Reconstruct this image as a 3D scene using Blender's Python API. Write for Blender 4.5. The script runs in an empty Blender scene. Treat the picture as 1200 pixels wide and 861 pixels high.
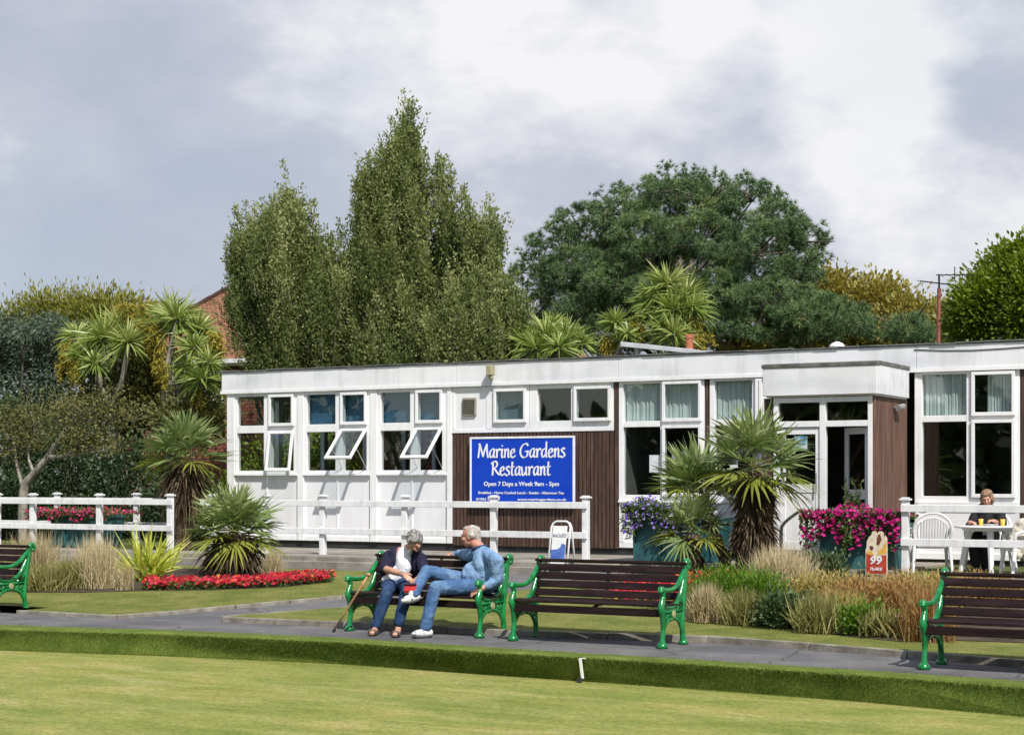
import bpy, bmesh, math, random
import numpy as np
from mathutils import Vector, Matrix, Euler
random.seed(7); rng = np.random.default_rng(11)
C = bpy.context.scene.collection
S = bpy.context.scene
R = math.radians
# ------------------------------------------------------------------ camera, world, sun, exposure
THETA = R(29.1); CA, SA = math.cos(THETA), math.sin(THETA)
EYE = 1.72; HY = 564.0; FPX = 2000.0
cam_d = bpy.data.cameras.new('camera'); cam = bpy.data.objects.new('camera', cam_d); C.objects.link(cam)
cam.location = (0, 0, EYE); cam.rotation_euler = (R(90), 0, THETA)
cam_d.sensor_width = 36; cam_d.lens = 60.0; cam_d.shift_y = (HY-430.5)/1200
cam_d.clip_start = .1; cam_d.clip_end = 3000
S.camera = cam
SUN = Vector((1.5, -1.3, 2.3)).normalized()
sd = bpy.data.lights.new('sun', 'SUN'); so = bpy.data.objects.new('sun', sd); C.objects.link(so)
sd.energy = 4.4; sd.angle = R(.5); sd.color = (1, .955, .88)
so.rotation_euler = SUN.to_track_quat('Z', 'Y').to_euler(); so.location = (10, -10, 30)
w = bpy.data.worlds.new('World'); S.world = w; w.use_nodes = True
def build_world():
    nt = w.node_tree; nt.nodes.clear(); N = nt.nodes.new; L = nt.links.new
    out = N('ShaderNodeOutputWorld'); sky = N('ShaderNodeTexSky'); sky.sky_type = 'NISHITA'; sky.sun_disc = False
    sky.sun_elevation = math.asin(SUN.z); sky.sun_rotation = math.atan2(SUN.x, SUN.y); sky.air_density = 1.1; sky.dust_density = 1.2
    b1 = N('ShaderNodeBackground'); b1.inputs[1].default_value = .09; L(sky.outputs[0], b1.inputs[0])
    tc = N('ShaderNodeTexCoord')
    def mth(op, a, b=None, cl=False):
        n = N('ShaderNodeMath'); n.operation = op; n.use_clamp = cl
        for i, v in enumerate((a, b)):
            if v is None: continue
            if isinstance(v, (int, float)): n.inputs[i].default_value = v
            else: L(v, n.inputs[i])
        return n.outputs[0]
    def blob(px, py, rad, amp):     # a soft cloud bank at a fixed direction of the sky
        d = Vector(((px-600)/FPX, (HY-py)/FPX))
        v = Vector((d.x*CA-SA, d.x*SA+CA, d.y)).normalized()
        n = N('ShaderNodeVectorMath'); n.operation = 'DOT_PRODUCT'; L(warp, n.inputs[0]); n.inputs[1].default_value = v
        m = N('ShaderNodeMapRange'); m.interpolation_type = 'SMOOTHERSTEP'; L(n.outputs['Value'], m.inputs[0])
        m.inputs[1].default_value = math.cos(rad); m.inputs[2].default_value = 1; m.inputs[3].default_value = 0; m.inputs[4].default_value = amp
        return m.outputs[0]
    def noise(scale, detail, rough, sq, off=(0, 0, 0)):
        mp = N('ShaderNodeMapping'); L(tc.outputs['Generated'], mp.inputs[0]); mp.inputs['Scale'].default_value = (1, 1, sq); mp.inputs['Location'].default_value = off
        n = N('ShaderNodeTexNoise'); L(mp.outputs[0], n.inputs[0]); n.inputs['Scale'].default_value = scale; n.inputs['Detail'].default_value = detail; n.inputs['Roughness'].default_value = rough
        return n
    nw = noise(3.5, 5, .55, 1.8, (3, 1, 0))
    vs = N('ShaderNodeVectorMath'); vs.operation = 'MULTIPLY_ADD'; L(nw.outputs['Color'], vs.inputs[0]); vs.inputs[1].default_value = (.22, .22, .16)
    sb = N('ShaderNodeVectorMath'); sb.operation = 'SUBTRACT'; L(tc.outputs['Generated'], sb.inputs[0]); sb.inputs[1].default_value = (.11, .11, .08); L(sb.outputs[0], vs.inputs[2])
    nm = N('ShaderNodeVectorMath'); nm.operation = 'NORMALIZE'; L(vs.outputs[0], nm.inputs[0]); warp = nm.outputs[0]
    n1 = noise(6.5, 12, .60, 1.9, (1.3, .4, .2)).outputs['Fac']
    n2 = noise(2.2, 4, .5, 2.4, (5.1, 2.4, 1.2)).outputs['Fac']
    v = mth('ADD', mth('MULTIPLY', n1, 1.45), mth('SUBTRACT', mth('MULTIPLY', n2, .35), .40))
    for b in ((520, 70, .12, .20), (900, 120, .12, .15), (700, 40, .10, .10), (400, 150, .08, .10), (1110, 250, .07, .30), (1030, 60, .08, .24), (60, 260, .22, -.12), (180, 330, .13, -.06), (120, 10, .06, -.06), (1190, 150, .06, -.14), (640, 210, .06, -.10), (260, 50, .05, .06), (800, 200, .05, -.06)):
        v = mth('ADD', v, blob(*b))
    cr = N('ShaderNodeValToRGB'); L(v, cr.inputs[0]); e = cr.color_ramp.elements
    e[0].position = .22; e[0].color = (.40, .435, .53, 1); e[1].position = .86; e[1].color = (.755, .755, .77, 1)
    a = cr.color_ramp.elements.new(.50); a.color = (.47, .495, .57, 1)
    a = cr.color_ramp.elements.new(.68); a.color = (.61, .625, .675, 1)
    b2 = N('ShaderNodeBackground'); L(cr.outputs[0], b2.inputs[0]); b2.inputs[1].default_value = 1.0
    cov = N('ShaderNodeMapRange'); L(n2, cov.inputs[0]); cov.inputs[1].default_value = .3; cov.inputs[2].default_value = .5; cov.inputs[3].default_value = .75; cov.inputs[4].default_value = 1
    fd = N('ShaderNodeVectorMath'); fd.operation = 'DOT_PRODUCT'; L(tc.outputs['Generated'], fd.inputs[0]); fd.inputs[1].default_value = (-SA, CA, 0)
    fm = N('ShaderNodeMapRange'); fm.interpolation_type = 'SMOOTHSTEP'; L(fd.outputs['Value'], fm.inputs[0]); fm.inputs[1].default_value = -.2; fm.inputs[2].default_value = .55; fm.inputs[3].default_value = .25; fm.inputs[4].default_value = 1
    cvm = mth('MULTIPLY', cov.outputs[0], fm.outputs[0])
    mx = N('ShaderNodeMixShader'); L(cvm, mx.inputs[0]); L(b1.outputs[0], mx.inputs[1]); L(b2.outputs[0], mx.inputs[2]); L(mx.outputs[0], out.inputs[0])
build_world()
S.view_settings.view_transform = 'Standard'; S.view_settings.look = 'None'; S.view_settings.exposure = 0.27; S.view_settings.gamma = 1
S.cycles.max_bounces = 6; S.cycles.transparent_max_bounces = 12; S.cycles.sample_clamp_indirect = 6
# ------------------------------------------------------------------ where a direction of sight meets a plane p = const / the ground
def ray(px):
    d = (px-600)/FPX; return d*CA-SA, d*SA+CA
def W(px, p):
    r = ray(px); t = p/r[1]; return r[0]*t, p, t
def A(px, p=26.7): return W(px, p)[0]
def P(px, py, p):
    a, q, t = W(px, p); return Vector((a, q, EYE-(py-HY)*t/FPX))
def sc(px, p): return FPX/W(px, p)[2]      # pixels per metre
def gz(p): return max(0.0, min(1.0, (p-17.3)/5.1))*.26
def G(px, py, z=None):
    r = ray(px); zz = 0.0 if z is None else z
    for _ in range(12):
        t = FPX*(EYE-zz)/(py-HY); p = t*r[1]
        if z is None: zz = .5*zz+.5*gz(p)
    return Vector((r[0]*t, p, zz))
# ------------------------------------------------------------------ object bookkeeping
def tag(o, label=None, cat=None, group=None, kind=None):
    if label: o['label'] = label
    if cat: o['category'] = cat
    if group: o['group'] = group
    if kind: o['kind'] = kind
    return o
def empty(name, loc, rz=0, **k):
    o = bpy.data.objects.new(name, None); C.objects.link(o); o.location = loc; o.rotation_euler = (0, 0, rz); o.empty_display_size = .1
    return tag(o, **k)
def link(name, me, mats, parent=None, smooth=False, **k):
    if not isinstance(mats, (list, tuple)): mats = [mats]
    for m in mats: me.materials.append(m)
    if smooth: me.polygons.foreach_set('use_smooth', [True]*len(me.polygons))
    o = bpy.data.objects.new(name, me); C.objects.link(o)
    if parent is not None:
        o.parent = parent
    return tag(o, **k)
def copy_tree(o, parent=None):
    c = o.copy(); C.objects.link(c)
    if parent is not None: c.parent = parent
    for ch in list(o.children): copy_tree(ch, c)
    return c
class MB:
    def __init__(s): s.v = []; s.f = []; s.m = []
    def add(s, vs, fs, mi=0):
        b = len(s.v); s.v += [tuple(x) for x in vs]; s.f += [tuple(i+b for i in f) for f in fs]; s.m += [mi]*len(fs); return s
    def box(s, x0, x1, y0, y1, z0, z1, mi=0):
        if x0 > x1: x0, x1 = x1, x0
        if y0 > y1: y0, y1 = y1, y0
        if z0 > z1: z0, z1 = z1, z0
        v = [(x0,y0,z0),(x1,y0,z0),(x1,y1,z0),(x0,y1,z0),(x0,y0,z1),(x1,y0,z1),(x1,y1,z1),(x0,y1,z1)]
        return s.add(v, [(0,3,2,1),(4,5,6,7),(0,1,5,4),(1,2,6,5),(2,3,7,6),(3,0,4,7)], mi)
    def obox(s, c, hx, hy, hz, M, mi=0):
        v = [(x,y,z) for z in (-1,1) for (x,y) in ((-1,-1),(1,-1),(1,1),(-1,1))]
        v = [Vector(c)+M@Vector((x*hx,y*hy,z*hz)) for x,y,z in v]
        return s.add(v, [(0,3,2,1),(4,5,6,7),(0,1,5,4),(1,2,6,5),(2,3,7,6),(3,0,4,7)], mi)
    def tube(s, pts, r, n=8, mi=0, flat=None, up=None, cap=True):
        pts = [Vector(p) for p in pts]; k = len(pts)
        rr = r if isinstance(r, (list, tuple)) else [r]*k
        up = Vector(up) if up is not None else None
        vs = []; 
        prev = None
        for i, p in enumerate(pts):
            d = (pts[min(i+1,k-1)]-pts[max(i-1,0)]); d = d.normalized() if d.length > 1e-9 else Vector((0,0,1))
            if up is not None: e1 = up
            else:
                if prev is None: prev = Vector((1,0,0)) if abs(d.x) < .8 else Vector((0,1,0))
                e1 = prev-d*prev.dot(d)
                e1 = e1.normalized() if e1.length > 1e-6 else d.orthogonal().normalized(); prev = e1
            e2 = d.cross(e1).normalized()
            fl = flat if flat else 1.0
            for j in range(n):
                a = 2*math.pi*j/n; vs.append(p+e1*math.cos(a)*rr[i]*fl+e2*math.sin(a)*rr[i])
        fs = []
        for i in range(k-1):
            for j in range(n):
                fs.append((i*n+j, i*n+(j+1)%n, (i+1)*n+(j+1)%n, (i+1)*n+j))
        if cap: fs += [tuple(range(n-1,-1,-1)), tuple((k-1)*n+j for j in range(n))]
        return s.add(vs, fs, mi)
    def lathe(s, prof, c=(0,0,0), n=24, mi=0):
        vs = []; c = Vector(c)
        for r, z in prof:
            for j in range(n):
                a = 2*math.pi*j/n; vs.append(c+Vector((r*math.cos(a), r*math.sin(a), z)))
        fs = [(i*n+j, i*n+(j+1)%n, (i+1)*n+(j+1)%n, (i+1)*n+j) for i in range(len(prof)-1) for j in range(n)]
        fs += [tuple(range(n-1,-1,-1)), tuple((len(prof)-1)*n+j for j in range(n))]
        return s.add(vs, fs, mi)
    def prism(s, poly, axis, a0, a1, mi=0):      # poly in the two other axes, extruded along axis ('x','y','z')
        def mk(u, v, t):
            return {'x': (t, u, v), 'y': (u, t, v), 'z': (u, v, t)}[axis]
        n = len(poly)
        vs = [mk(u, v, a0) for u, v in poly]+[mk(u, v, a1) for u, v in poly]
        fs = [tuple(range(n-1,-1,-1)), tuple(range(n, 2*n))]+[(i, (i+1)%n, n+(i+1)%n, n+i) for i in range(n)]
        return s.add(vs, fs, mi)
    def ball(s, c, r, n=10, mi=0):
        if not isinstance(r, (tuple, list)): r = (r, r, r)
        vs = []; c = Vector(c); m = n//2+1
        for i in range(1, m):
            t = math.pi*i/m
            for j in range(n):
                a = 2*math.pi*j/n; vs.append(c+Vector((r[0]*math.sin(t)*math.cos(a), r[1]*math.sin(t)*math.sin(a), r[2]*math.cos(t))))
        k = m-1; top = len(vs); vs += [c+Vector((0,0,r[2])), c-Vector((0,0,r[2]))]
        fs = [(i*n+j, (i+1)*n+j, (i+1)*n+(j+1)%n, i*n+(j+1)%n) for i in range(k-1) for j in range(n)]
        fs += [(top, j, (j+1)%n) for j in range(n)]+[(top+1, (k-1)*n+(j+1)%n, (k-1)*n+j) for j in range(n)]
        return s.add(vs, fs, mi)
    def mesh(s, name='m', bevel=0, fix=True):
        me = bpy.data.meshes.new(name); me.from_pydata(s.v, [], s.f); me.polygons.foreach_set('material_index', s.m)
        bm = bmesh.new(); bm.from_mesh(me)
        if fix: bmesh.ops.recalc_face_normals(bm, faces=bm.faces)
        if bevel:
            ed = [e for e in bm.edges if len(e.link_faces) == 2 and e.calc_face_angle(0) > .6]
            bmesh.ops.bevel(bm, geom=ed, offset=bevel, segments=1, affect='EDGES', clamp_overlap=True)
        bm.to_mesh(me); bm.free(); me.update(); return me
    def obj(s, name, mats, parent=None, bevel=0, smooth=False, **k):
        return link(name, s.mesh(name, bevel), mats, parent, smooth, **k)
def local(mb, o):                                # shift a world-space builder into the space of its parent Empty
    M = o.matrix_basis.inverted(); mb.v = [tuple(M@Vector(v)) for v in mb.v]; return mb
# ------------------------------------------------------------------ materials
def new_mat(name):
    m = bpy.data.materials.new(name); m.use_nodes = True; nt = m.node_tree
    b = nt.nodes['Principled BSDF']; return m, nt, b
def noise_mix(nt, cols, scale=5, detail=5, vec='Object', stretch=(1,1,1), rough=.6, lo=.35, hi=.65, dist=0):
    N = nt.nodes.new; L = nt.links.new
    tc = N('ShaderNodeTexCoord'); mp = N('ShaderNodeMapping'); L(tc.outputs[vec], mp.inputs[0]); mp.inputs['Scale'].default_value = stretch
    n = N('ShaderNodeTexNoise'); L(mp.outputs[0], n.inputs[0]); n.inputs['Scale'].default_value = scale; n.inputs['Detail'].default_value = detail; n.inputs['Roughness'].default_value = rough; n.inputs['Distortion'].default_value = dist
    cr = N('ShaderNodeValToRGB'); L(n.outputs['Fac'], cr.inputs[0])
    k = len(cols); e = cr.color_ramp.elements
    e[0].position = lo; e[1].position = hi
    e[0].color = (*cols[0], 1); e[1].color = (*cols[-1], 1)
    for i in range(1, k-1): x = e.new(lo+(hi-lo)*i/(k-1)); x.color = (*cols[i], 1)
    return cr.outputs[0], n, mp
def mat(name, cols, rough=.6, scale=5, detail=5, stretch=(1,1,1), bump=0, bscale=40, metal=0, lo=.35, hi=.65, spec=.5, coat=0, vec='Object', bdist=.01):
    m, nt, b = new_mat(name)
    if not isinstance(cols[0], (tuple, list)): cols = [cols]
    if len(cols) == 1: cols = [tuple(c*.9 for c in cols[0]), tuple(min(1, c*1.08) for c in cols[0])]
    c, n, mp = noise_mix(nt, cols, scale, detail, vec, stretch, lo=lo, hi=hi)
    nt.links.new(c, b.inputs['Base Color']); b.inputs['Roughness'].default_value = rough; b.inputs['Metallic'].default_value = metal
    b.inputs['Specular IOR Level'].default_value = spec; b.inputs['Coat Weight'].default_value = coat
    if bump:
        n2 = nt.nodes.new('ShaderNodeTexNoise'); nt.links.new(mp.outputs[0], n2.inputs[0]); n2.inputs['Scale'].default_value = bscale; n2.inputs['Detail'].default_value = 6
        bp = nt.nodes.new('ShaderNodeBump'); bp.inputs['Strength'].default_value = bump; bp.inputs['Distance'].default_value = bdist
        nt.links.new(n2.outputs['Fac'], bp.inputs['Height']); nt.links.new(bp.outputs[0], b.inputs['Normal'])
    return m
def leaf_mat(name, cols, rough=.5, trans=.3, spec=.4, pos=None):
    m, nt, b = new_mat(name); N = nt.nodes.new; L = nt.links.new
    at = N('ShaderNodeAttribute'); at.attribute_name = 'tint'
    cr = N('ShaderNodeValToRGB'); L(at.outputs['Fac'], cr.inputs[0]); e = cr.color_ramp.elements; k = len(cols)
    e[0].color = (*cols[0], 1); e[1].color = (*cols[-1], 1)
    for i in range(1, k-1): x = e.new(pos[i] if pos else i/(k-1)); x.color = (*cols[i], 1)
    L(cr.outputs[0], b.inputs['Base Color']); b.inputs['Roughness'].default_value = rough; b.inputs['Specular IOR Level'].default_value = spec
    tr = N('ShaderNodeBsdfTranslucent'); mx = N('ShaderNodeMixShader'); mx.inputs[0].default_value = trans
    hs = N('ShaderNodeHueSaturation'); hs.inputs['Saturation'].default_value = 1.15; hs.inputs['Value'].default_value = 1.3; L(cr.outputs[0], hs.inputs['Color']); L(hs.outputs[0], tr.inputs[0])
    L(b.outputs[0], mx.inputs[1]); L(tr.outputs[0], mx.inputs[2]); L(mx.outputs[0], nt.nodes['Material Output'].inputs[0])
    return m
M = {}
def grime(m, lo=.80, sx_=9, amt=.8):          # rain streaks and dull patches of dirt in the paint
    nt = m.node_tree; b = nt.nodes['Principled BSDF']; src = b.inputs['Base Color'].links[0].from_socket
    c1, _, _ = noise_mix(nt, [(lo*.92,lo*.93,lo*.90),(1,1,1)], 1, 6, 'Object', (sx_,sx_,.55), lo=.34, hi=.50)
    c2, _, _ = noise_mix(nt, [(lo,lo,lo*.97),(1,1,1)], 1.1, 9, 'Object', (1,1,1), lo=.36, hi=.52)
    for c, f in ((c1, amt), (c2, amt)):
        mx = nt.nodes.new('ShaderNodeMix'); mx.data_type = 'RGBA'; mx.blend_type = 'MULTIPLY'; mx.inputs[0].default_value = f
        nt.links.new(src, mx.inputs[6]); nt.links.new(c, mx.inputs[7]); src = mx.outputs[2]
    nt.links.new(src, b.inputs['Base Color']); return m
M['white'] = mat('white_paint', [(.70,.71,.74),(.80,.80,.82),(.83,.83,.84)], .42, 1.3, 8, lo=.3, hi=.6, bump=.15, bscale=9, bdist=.004)
M['panel'] = mat('white_panel', [(.68,.69,.73),(.77,.77,.80),(.80,.80,.82)], .5, .9, 8, stretch=(1,1,.5), lo=.3, hi=.65, bump=.2, bscale=3, bdist=.004)
M['fascia'] = mat('fascia_board', [(.64,.65,.70),(.75,.755,.79),(.79,.79,.81)], .5, 1.2, 8, stretch=(.4,1,1.5), lo=.3, hi=.62, bump=.2, bscale=3, bdist=.006)
M['fence'] = mat('fence_paint', [(.56,.57,.60),(.72,.72,.75),(.78,.78,.79)], .45, 6, 6, lo=.28, hi=.5, bump=.25, bscale=25, bdist=.003)
M['brown'] = mat('brown_timber', [(.045,.024,.016),(.075,.04,.028),(.14,.085,.062)], .65, 6, 8, stretch=(3,3,.35), lo=.35, hi=.72, bump=.5, bscale=14, bdist=.004)
M['brown_worn'] = mat('weathered_brown_timber', [(.07,.035,.024),(.115,.056,.038),(.17,.095,.07),(.30,.22,.18)], .7, 5, 9, stretch=(3,3,.3), lo=.3, hi=.8, bump=.6, bscale=14, bdist=.004)
M['black'] = mat('black_plinth', [(.012,.012,.013),(.03,.03,.032)], .7, 3, 6)
M['felt'] = mat('roof_felt', [(.06,.065,.06),(.11,.11,.105),(.17,.17,.16)], .85, 4, 8, bump=.6, bscale=30)
M['concrete'] = mat('worn_concrete', [(.17,.155,.135),(.27,.245,.21),(.36,.33,.29)], .85, 2.5, 9, lo=.3, hi=.7, bump=.5, bscale=40, bdist=.006)
M['kerb'] = mat('kerb_stone', [(.13,.115,.09),(.22,.20,.165),(.33,.31,.27)], .9, 5, 9, lo=.3, hi=.7, bump=.7, bscale=40, bdist=.008)
M['green'] = mat('green_gloss_paint', [(.003,.115,.028),(.004,.19,.045),(.009,.235,.060)], .24, 6, 4, spec=.6, coat=.35, bump=.12, bscale=22, bdist=.004)
M['slat'] = mat('bench_timber', [(.008,.004,.004),(.017,.008,.009),(.034,.018,.018)], .6, 5, 7, stretch=(.5,4,4), lo=.3, hi=.7, bump=.3, bscale=30, bdist=.002, spec=.18)
M['teal'] = mat('teal_plastic', [(.012,.065,.075),(.024,.11,.12),(.04,.145,.15)], .5, 3, 6, lo=.3, hi=.7)
M['plastic'] = mat('white_plastic', [(.72,.73,.75),(.82,.82,.83)], .35, 3, 4)
grime(M['panel'], .88, 5, .4); grime(M['fascia'], .84, 5, .55); grime(M['fence'], .80, 14, .55); grime(M['white'], .88, 9, .5); grime(M['concrete'], .7, 3, .8)
M['steel'] = mat('steel', [(.5,.5,.52),(.62,.62,.63)], .28, 8, 4, metal=1)
M['tree_bark'] = mat('bark', [(.05,.04,.03),(.11,.09,.07),(.20,.175,.15)], .85, 9, 8, stretch=(1,1,.3), bump=.8, bscale=30, bdist=.02)
M['grey_bark'] = mat('pale_bark', [(.12,.105,.085),(.24,.215,.18),(.36,.33,.28)], .8, 9, 8, stretch=(1,1,.35), bump=.6, bscale=30, bdist=.01)
def glass_mat(name, tintc, refl=.05):
    m, nt, b = new_mat(name); N = nt.nodes.new; L = nt.links.new; nt.nodes.remove(b)
    t = N('ShaderNodeBsdfTransparent'); t.inputs[0].default_value = (*tintc, 1); g = N('ShaderNodeBsdfGlossy'); g.inputs['Roughness'].default_value = .015
    tc = N('ShaderNodeTexCoord'); no = N('ShaderNodeTexNoise'); L(tc.outputs['Object'], no.inputs[0]); no.inputs['Scale'].default_value = .9
    bp = N('ShaderNodeBump'); bp.inputs['Strength'].default_value = .15; bp.inputs['Distance'].default_value = .02; L(no.outputs[0], bp.inputs['Height']); L(bp.outputs[0], g.inputs['Normal'])
    fr = N('ShaderNodeLayerWeight'); fr.inputs[0].default_value = .5; pw = N('ShaderNodeMath'); pw.operation = 'POWER'; L(fr.outputs['Facing'], pw.inputs[0]); pw.inputs[1].default_value = 4; ad = N('ShaderNodeMath'); ad.operation = 'ADD'; ad.use_clamp = True; L(pw.outputs[0], ad.inputs[0]); ad.inputs[1].default_value = refl
    mx = N('ShaderNodeMixShader'); L(ad.outputs[0], mx.inputs[0]); L(t.outputs[0], mx.inputs[1]); L(g.outputs[0], mx.inputs[2]); L(mx.outputs[0], nt.nodes['Material Output'].inputs[0])
    return m
M['glass'] = glass_mat('window_glass', (.90,.94,.94), .10)
# ------------------------------------------------------------------ numpy mesh tools for foliage
def np_mesh(name, V, Q, tint=None):
    me = bpy.data.meshes.new(name); nv, nq = len(V), len(Q)
    me.vertices.add(nv); me.vertices.foreach_set('co', np.asarray(V, np.float32).ravel())
    me.loops.add(nq*4); me.loops.foreach_set('vertex_index', np.asarray(Q, np.int32).ravel())
    me.polygons.add(nq); me.polygons.foreach_set('loop_start', np.arange(0, nq*4, 4, dtype=np.int32)); me.polygons.foreach_set('loop_total', np.full(nq, 4, np.int32))
    me.update(calc_edges=True)
    if tint is not None:
        at = me.attributes.new('tint', 'FLOAT', 'POINT'); at.data.foreach_set('value', np.asarray(tint, np.float32))
    return me
def nrm(v): return v/np.maximum(np.linalg.norm(v, axis=-1, keepdims=True), 1e-9)
def rdir(n, up=0.0):
    v = rng.normal(size=(n, 3)); v = nrm(v); v[:, 2] += up; return nrm(v)
class Fol:                                     # gathers blades and leaves, then links them as one mesh
    def __init__(s): s.V = []; s.Q = []; s.T = []; s.n = 0
    def push(s, V, Q, T): s.V.append(V); s.Q.append(Q+s.n); s.T.append(T); s.n += len(V)
    def blades(s, base, d, L, wd, droop=0.0, segs=2, tint=None, prof=None, side=None, jt=.08):
        base = np.asarray(base, float); N_ = len(base); d = nrm(np.asarray(d, float))
        L = np.broadcast_to(L, (N_,)).astype(float); wd = np.broadcast_to(wd, (N_,)).astype(float); droop = np.broadcast_to(droop, (N_,)).astype(float)
        if side is None:
            side = np.cross(d, rdir(N_)) 
        side = nrm(side)
        t = np.linspace(0, 1, segs+1); prof = np.interp(t, [0, .25, .7, 1], [.7, 1, .7, .06]) if prof is None else np.interp(t, np.linspace(0, 1, len(prof)), prof)
        c = base[:, None, :]+d[:, None, :]*(L[:, None]*t)[..., None]; c[..., 2] -= droop[:, None]*L[:, None]*t**2
        sv = side[:, None, :]*(wd[:, None]*prof[None]*.5)[..., None]
        V = np.stack([c-sv, c+sv], 2).reshape(-1, 3)
        k = segs+1; b = (np.arange(N_)*k*2)[:, None]; i = np.arange(segs)[None]*2
        Q = np.stack([b+i, b+i+1, b+i+3, b+i+2], -1).reshape(-1, 4)
        T = rng.random(N_) if tint is None else np.broadcast_to(tint, (N_,)).astype(float)+rng.normal(size=N_)*jt
        s.push(V, Q, np.repeat(np.clip(T, 0, 1), k*2)); return s
    def leaves(s, c, d, L, wd, tint=None, jt=.1, nrm_up=0, face=None, fj=.55):
        c = np.asarray(c, float); N_ = len(c); d = nrm(d); L = np.broadcast_to(L, (N_,))[:, None]; wd = np.broadcast_to(wd, (N_,))[:, None]
        r = rdir(N_)
        if face is not None: side = nrm(np.cross(d, nrm(face)+rng.normal(size=(N_, 3))*fj))
        elif nrm_up: r = nrm(np.cross(d, np.array([0, 0, 1.0])+rng.normal(size=(N_, 3))*.5)); side = r
        else: side = nrm(np.cross(d, r))
        V = np.stack([c, c+d*L*.5+side*wd*.5, c+d*L, c+d*L*.5-side*wd*.5], 1).reshape(-1, 3)
        Q = (np.arange(N_)*4)[:, None]+np.arange(4)[None]
        T = rng.random(N_) if tint is None else np.broadcast_to(tint, (N_,))+rng.normal(size=N_)*jt
        s.push(V, Q, np.repeat(np.clip(T, 0, 1), 4)); return s
    def obj(s, name, m, parent=None, org=None, **k):
        V = np.concatenate(s.V); 
        if parent is not None: V = V-np.array(parent.location)
        me = np_mesh(name, V, np.concatenate(s.Q), np.concatenate(s.T)); return link(name, me, m, parent, **k)
# ------------------------------------------------------------------ ground and paths
def strip_mat(name, base, scale, stretch, bump, bscale, rough=.9, lo=.3, hi=.7, fine=None, bdist=.01):
    m = mat(name, base, rough, scale, 8, stretch, bump, bscale, lo=lo, hi=hi, spec=.2, bdist=bdist)
    if fine:
        nt = m.node_tree; b = nt.nodes['Principled BSDF']; src = b.inputs['Base Color'].links[0].from_socket
        c, n, mp = noise_mix(nt, [(fine,)*3, (1,)*3, (1/fine,)*3], 60, 4, 'Object', (1,1,1), lo=.3, hi=.7)
        mx = nt.nodes.new('ShaderNodeMix'); mx.data_type = 'RGBA'; mx.blend_type = 'MULTIPLY'; mx.inputs[0].default_value = 1
        nt.links.new(src, mx.inputs[6]); nt.links.new(c, mx.inputs[7]); nt.links.new(mx.outputs[2], b.inputs['Base Color'])
    return m
M['asphalt'] = strip_mat('asphalt', [(.105,.103,.108),(.135,.132,.137),(.175,.172,.175)], 1.6, (1,1,1), .5, 120, lo=.3, hi=.72, fine=.78)
def cracks(m):
    nt = m.node_tree; b = nt.nodes['Principled BSDF']; src = b.inputs['Base Color'].links[0].from_socket; N = nt.nodes.new; L = nt.links.new
    tc = N('ShaderNodeTexCoord'); no = N('ShaderNodeTexNoise'); L(tc.outputs['Object'], no.inputs[0]); no.inputs['Scale'].default_value = 3; no.inputs['Detail'].default_value = 5
    ad = N('ShaderNodeMix'); ad.data_type = 'VECTOR'; ad.inputs[0].default_value = .12; L(tc.outputs['Object'], ad.inputs[4]); L(no.outputs['Color'], ad.inputs[5])
    vo = N('ShaderNodeTexVoronoi'); vo.feature = 'DISTANCE_TO_EDGE'; vo.inputs['Scale'].default_value = .75; L(ad.outputs[1], vo.inputs[0])
    cr = N('ShaderNodeValToRGB'); L(vo.outputs['Distance'], cr.inputs[0]); cr.color_ramp.elements[0].color = (.45,.44,.40,1); cr.color_ramp.elements[1].position = .012; cr.color_ramp.elements[1].color = (1,1,1,1)
    c2, _, _ = noise_mix(nt, [(.78,.78,.80),(1,1,1),(1.10,1.09,1.05)], .55, 7, lo=.40, hi=.62)
    for c in (cr.outputs[0], c2):
        mx = N('ShaderNodeMix'); mx.data_type = 'RGBA'; mx.blend_type = 'MULTIPLY'; mx.inputs[0].default_value = 1; L(src, mx.inputs[6]); L(c, mx.inputs[7]); src = mx.outputs[2]
    L(src, b.inputs['Base Color'])
cracks(M['asphalt'])
M['lawn'] = strip_mat('lawn_grass', [(.085,.115,.020),(.14,.155,.035),(.21,.20,.065)], 2.2, (1,1,1), .8, 90, fine=.6)
M['field'] = strip_mat('rough_grass', [(.05,.07,.02),(.09,.11,.03),(.15,.14,.06)], .6, (1,1,1), .8, 60, fine=.6)
M['soil'] = strip_mat('soil', [(.03,.024,.016),(.06,.047,.032),(.10,.08,.06)], 4, (1,1,1), .9, 40, fine=.6)
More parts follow.
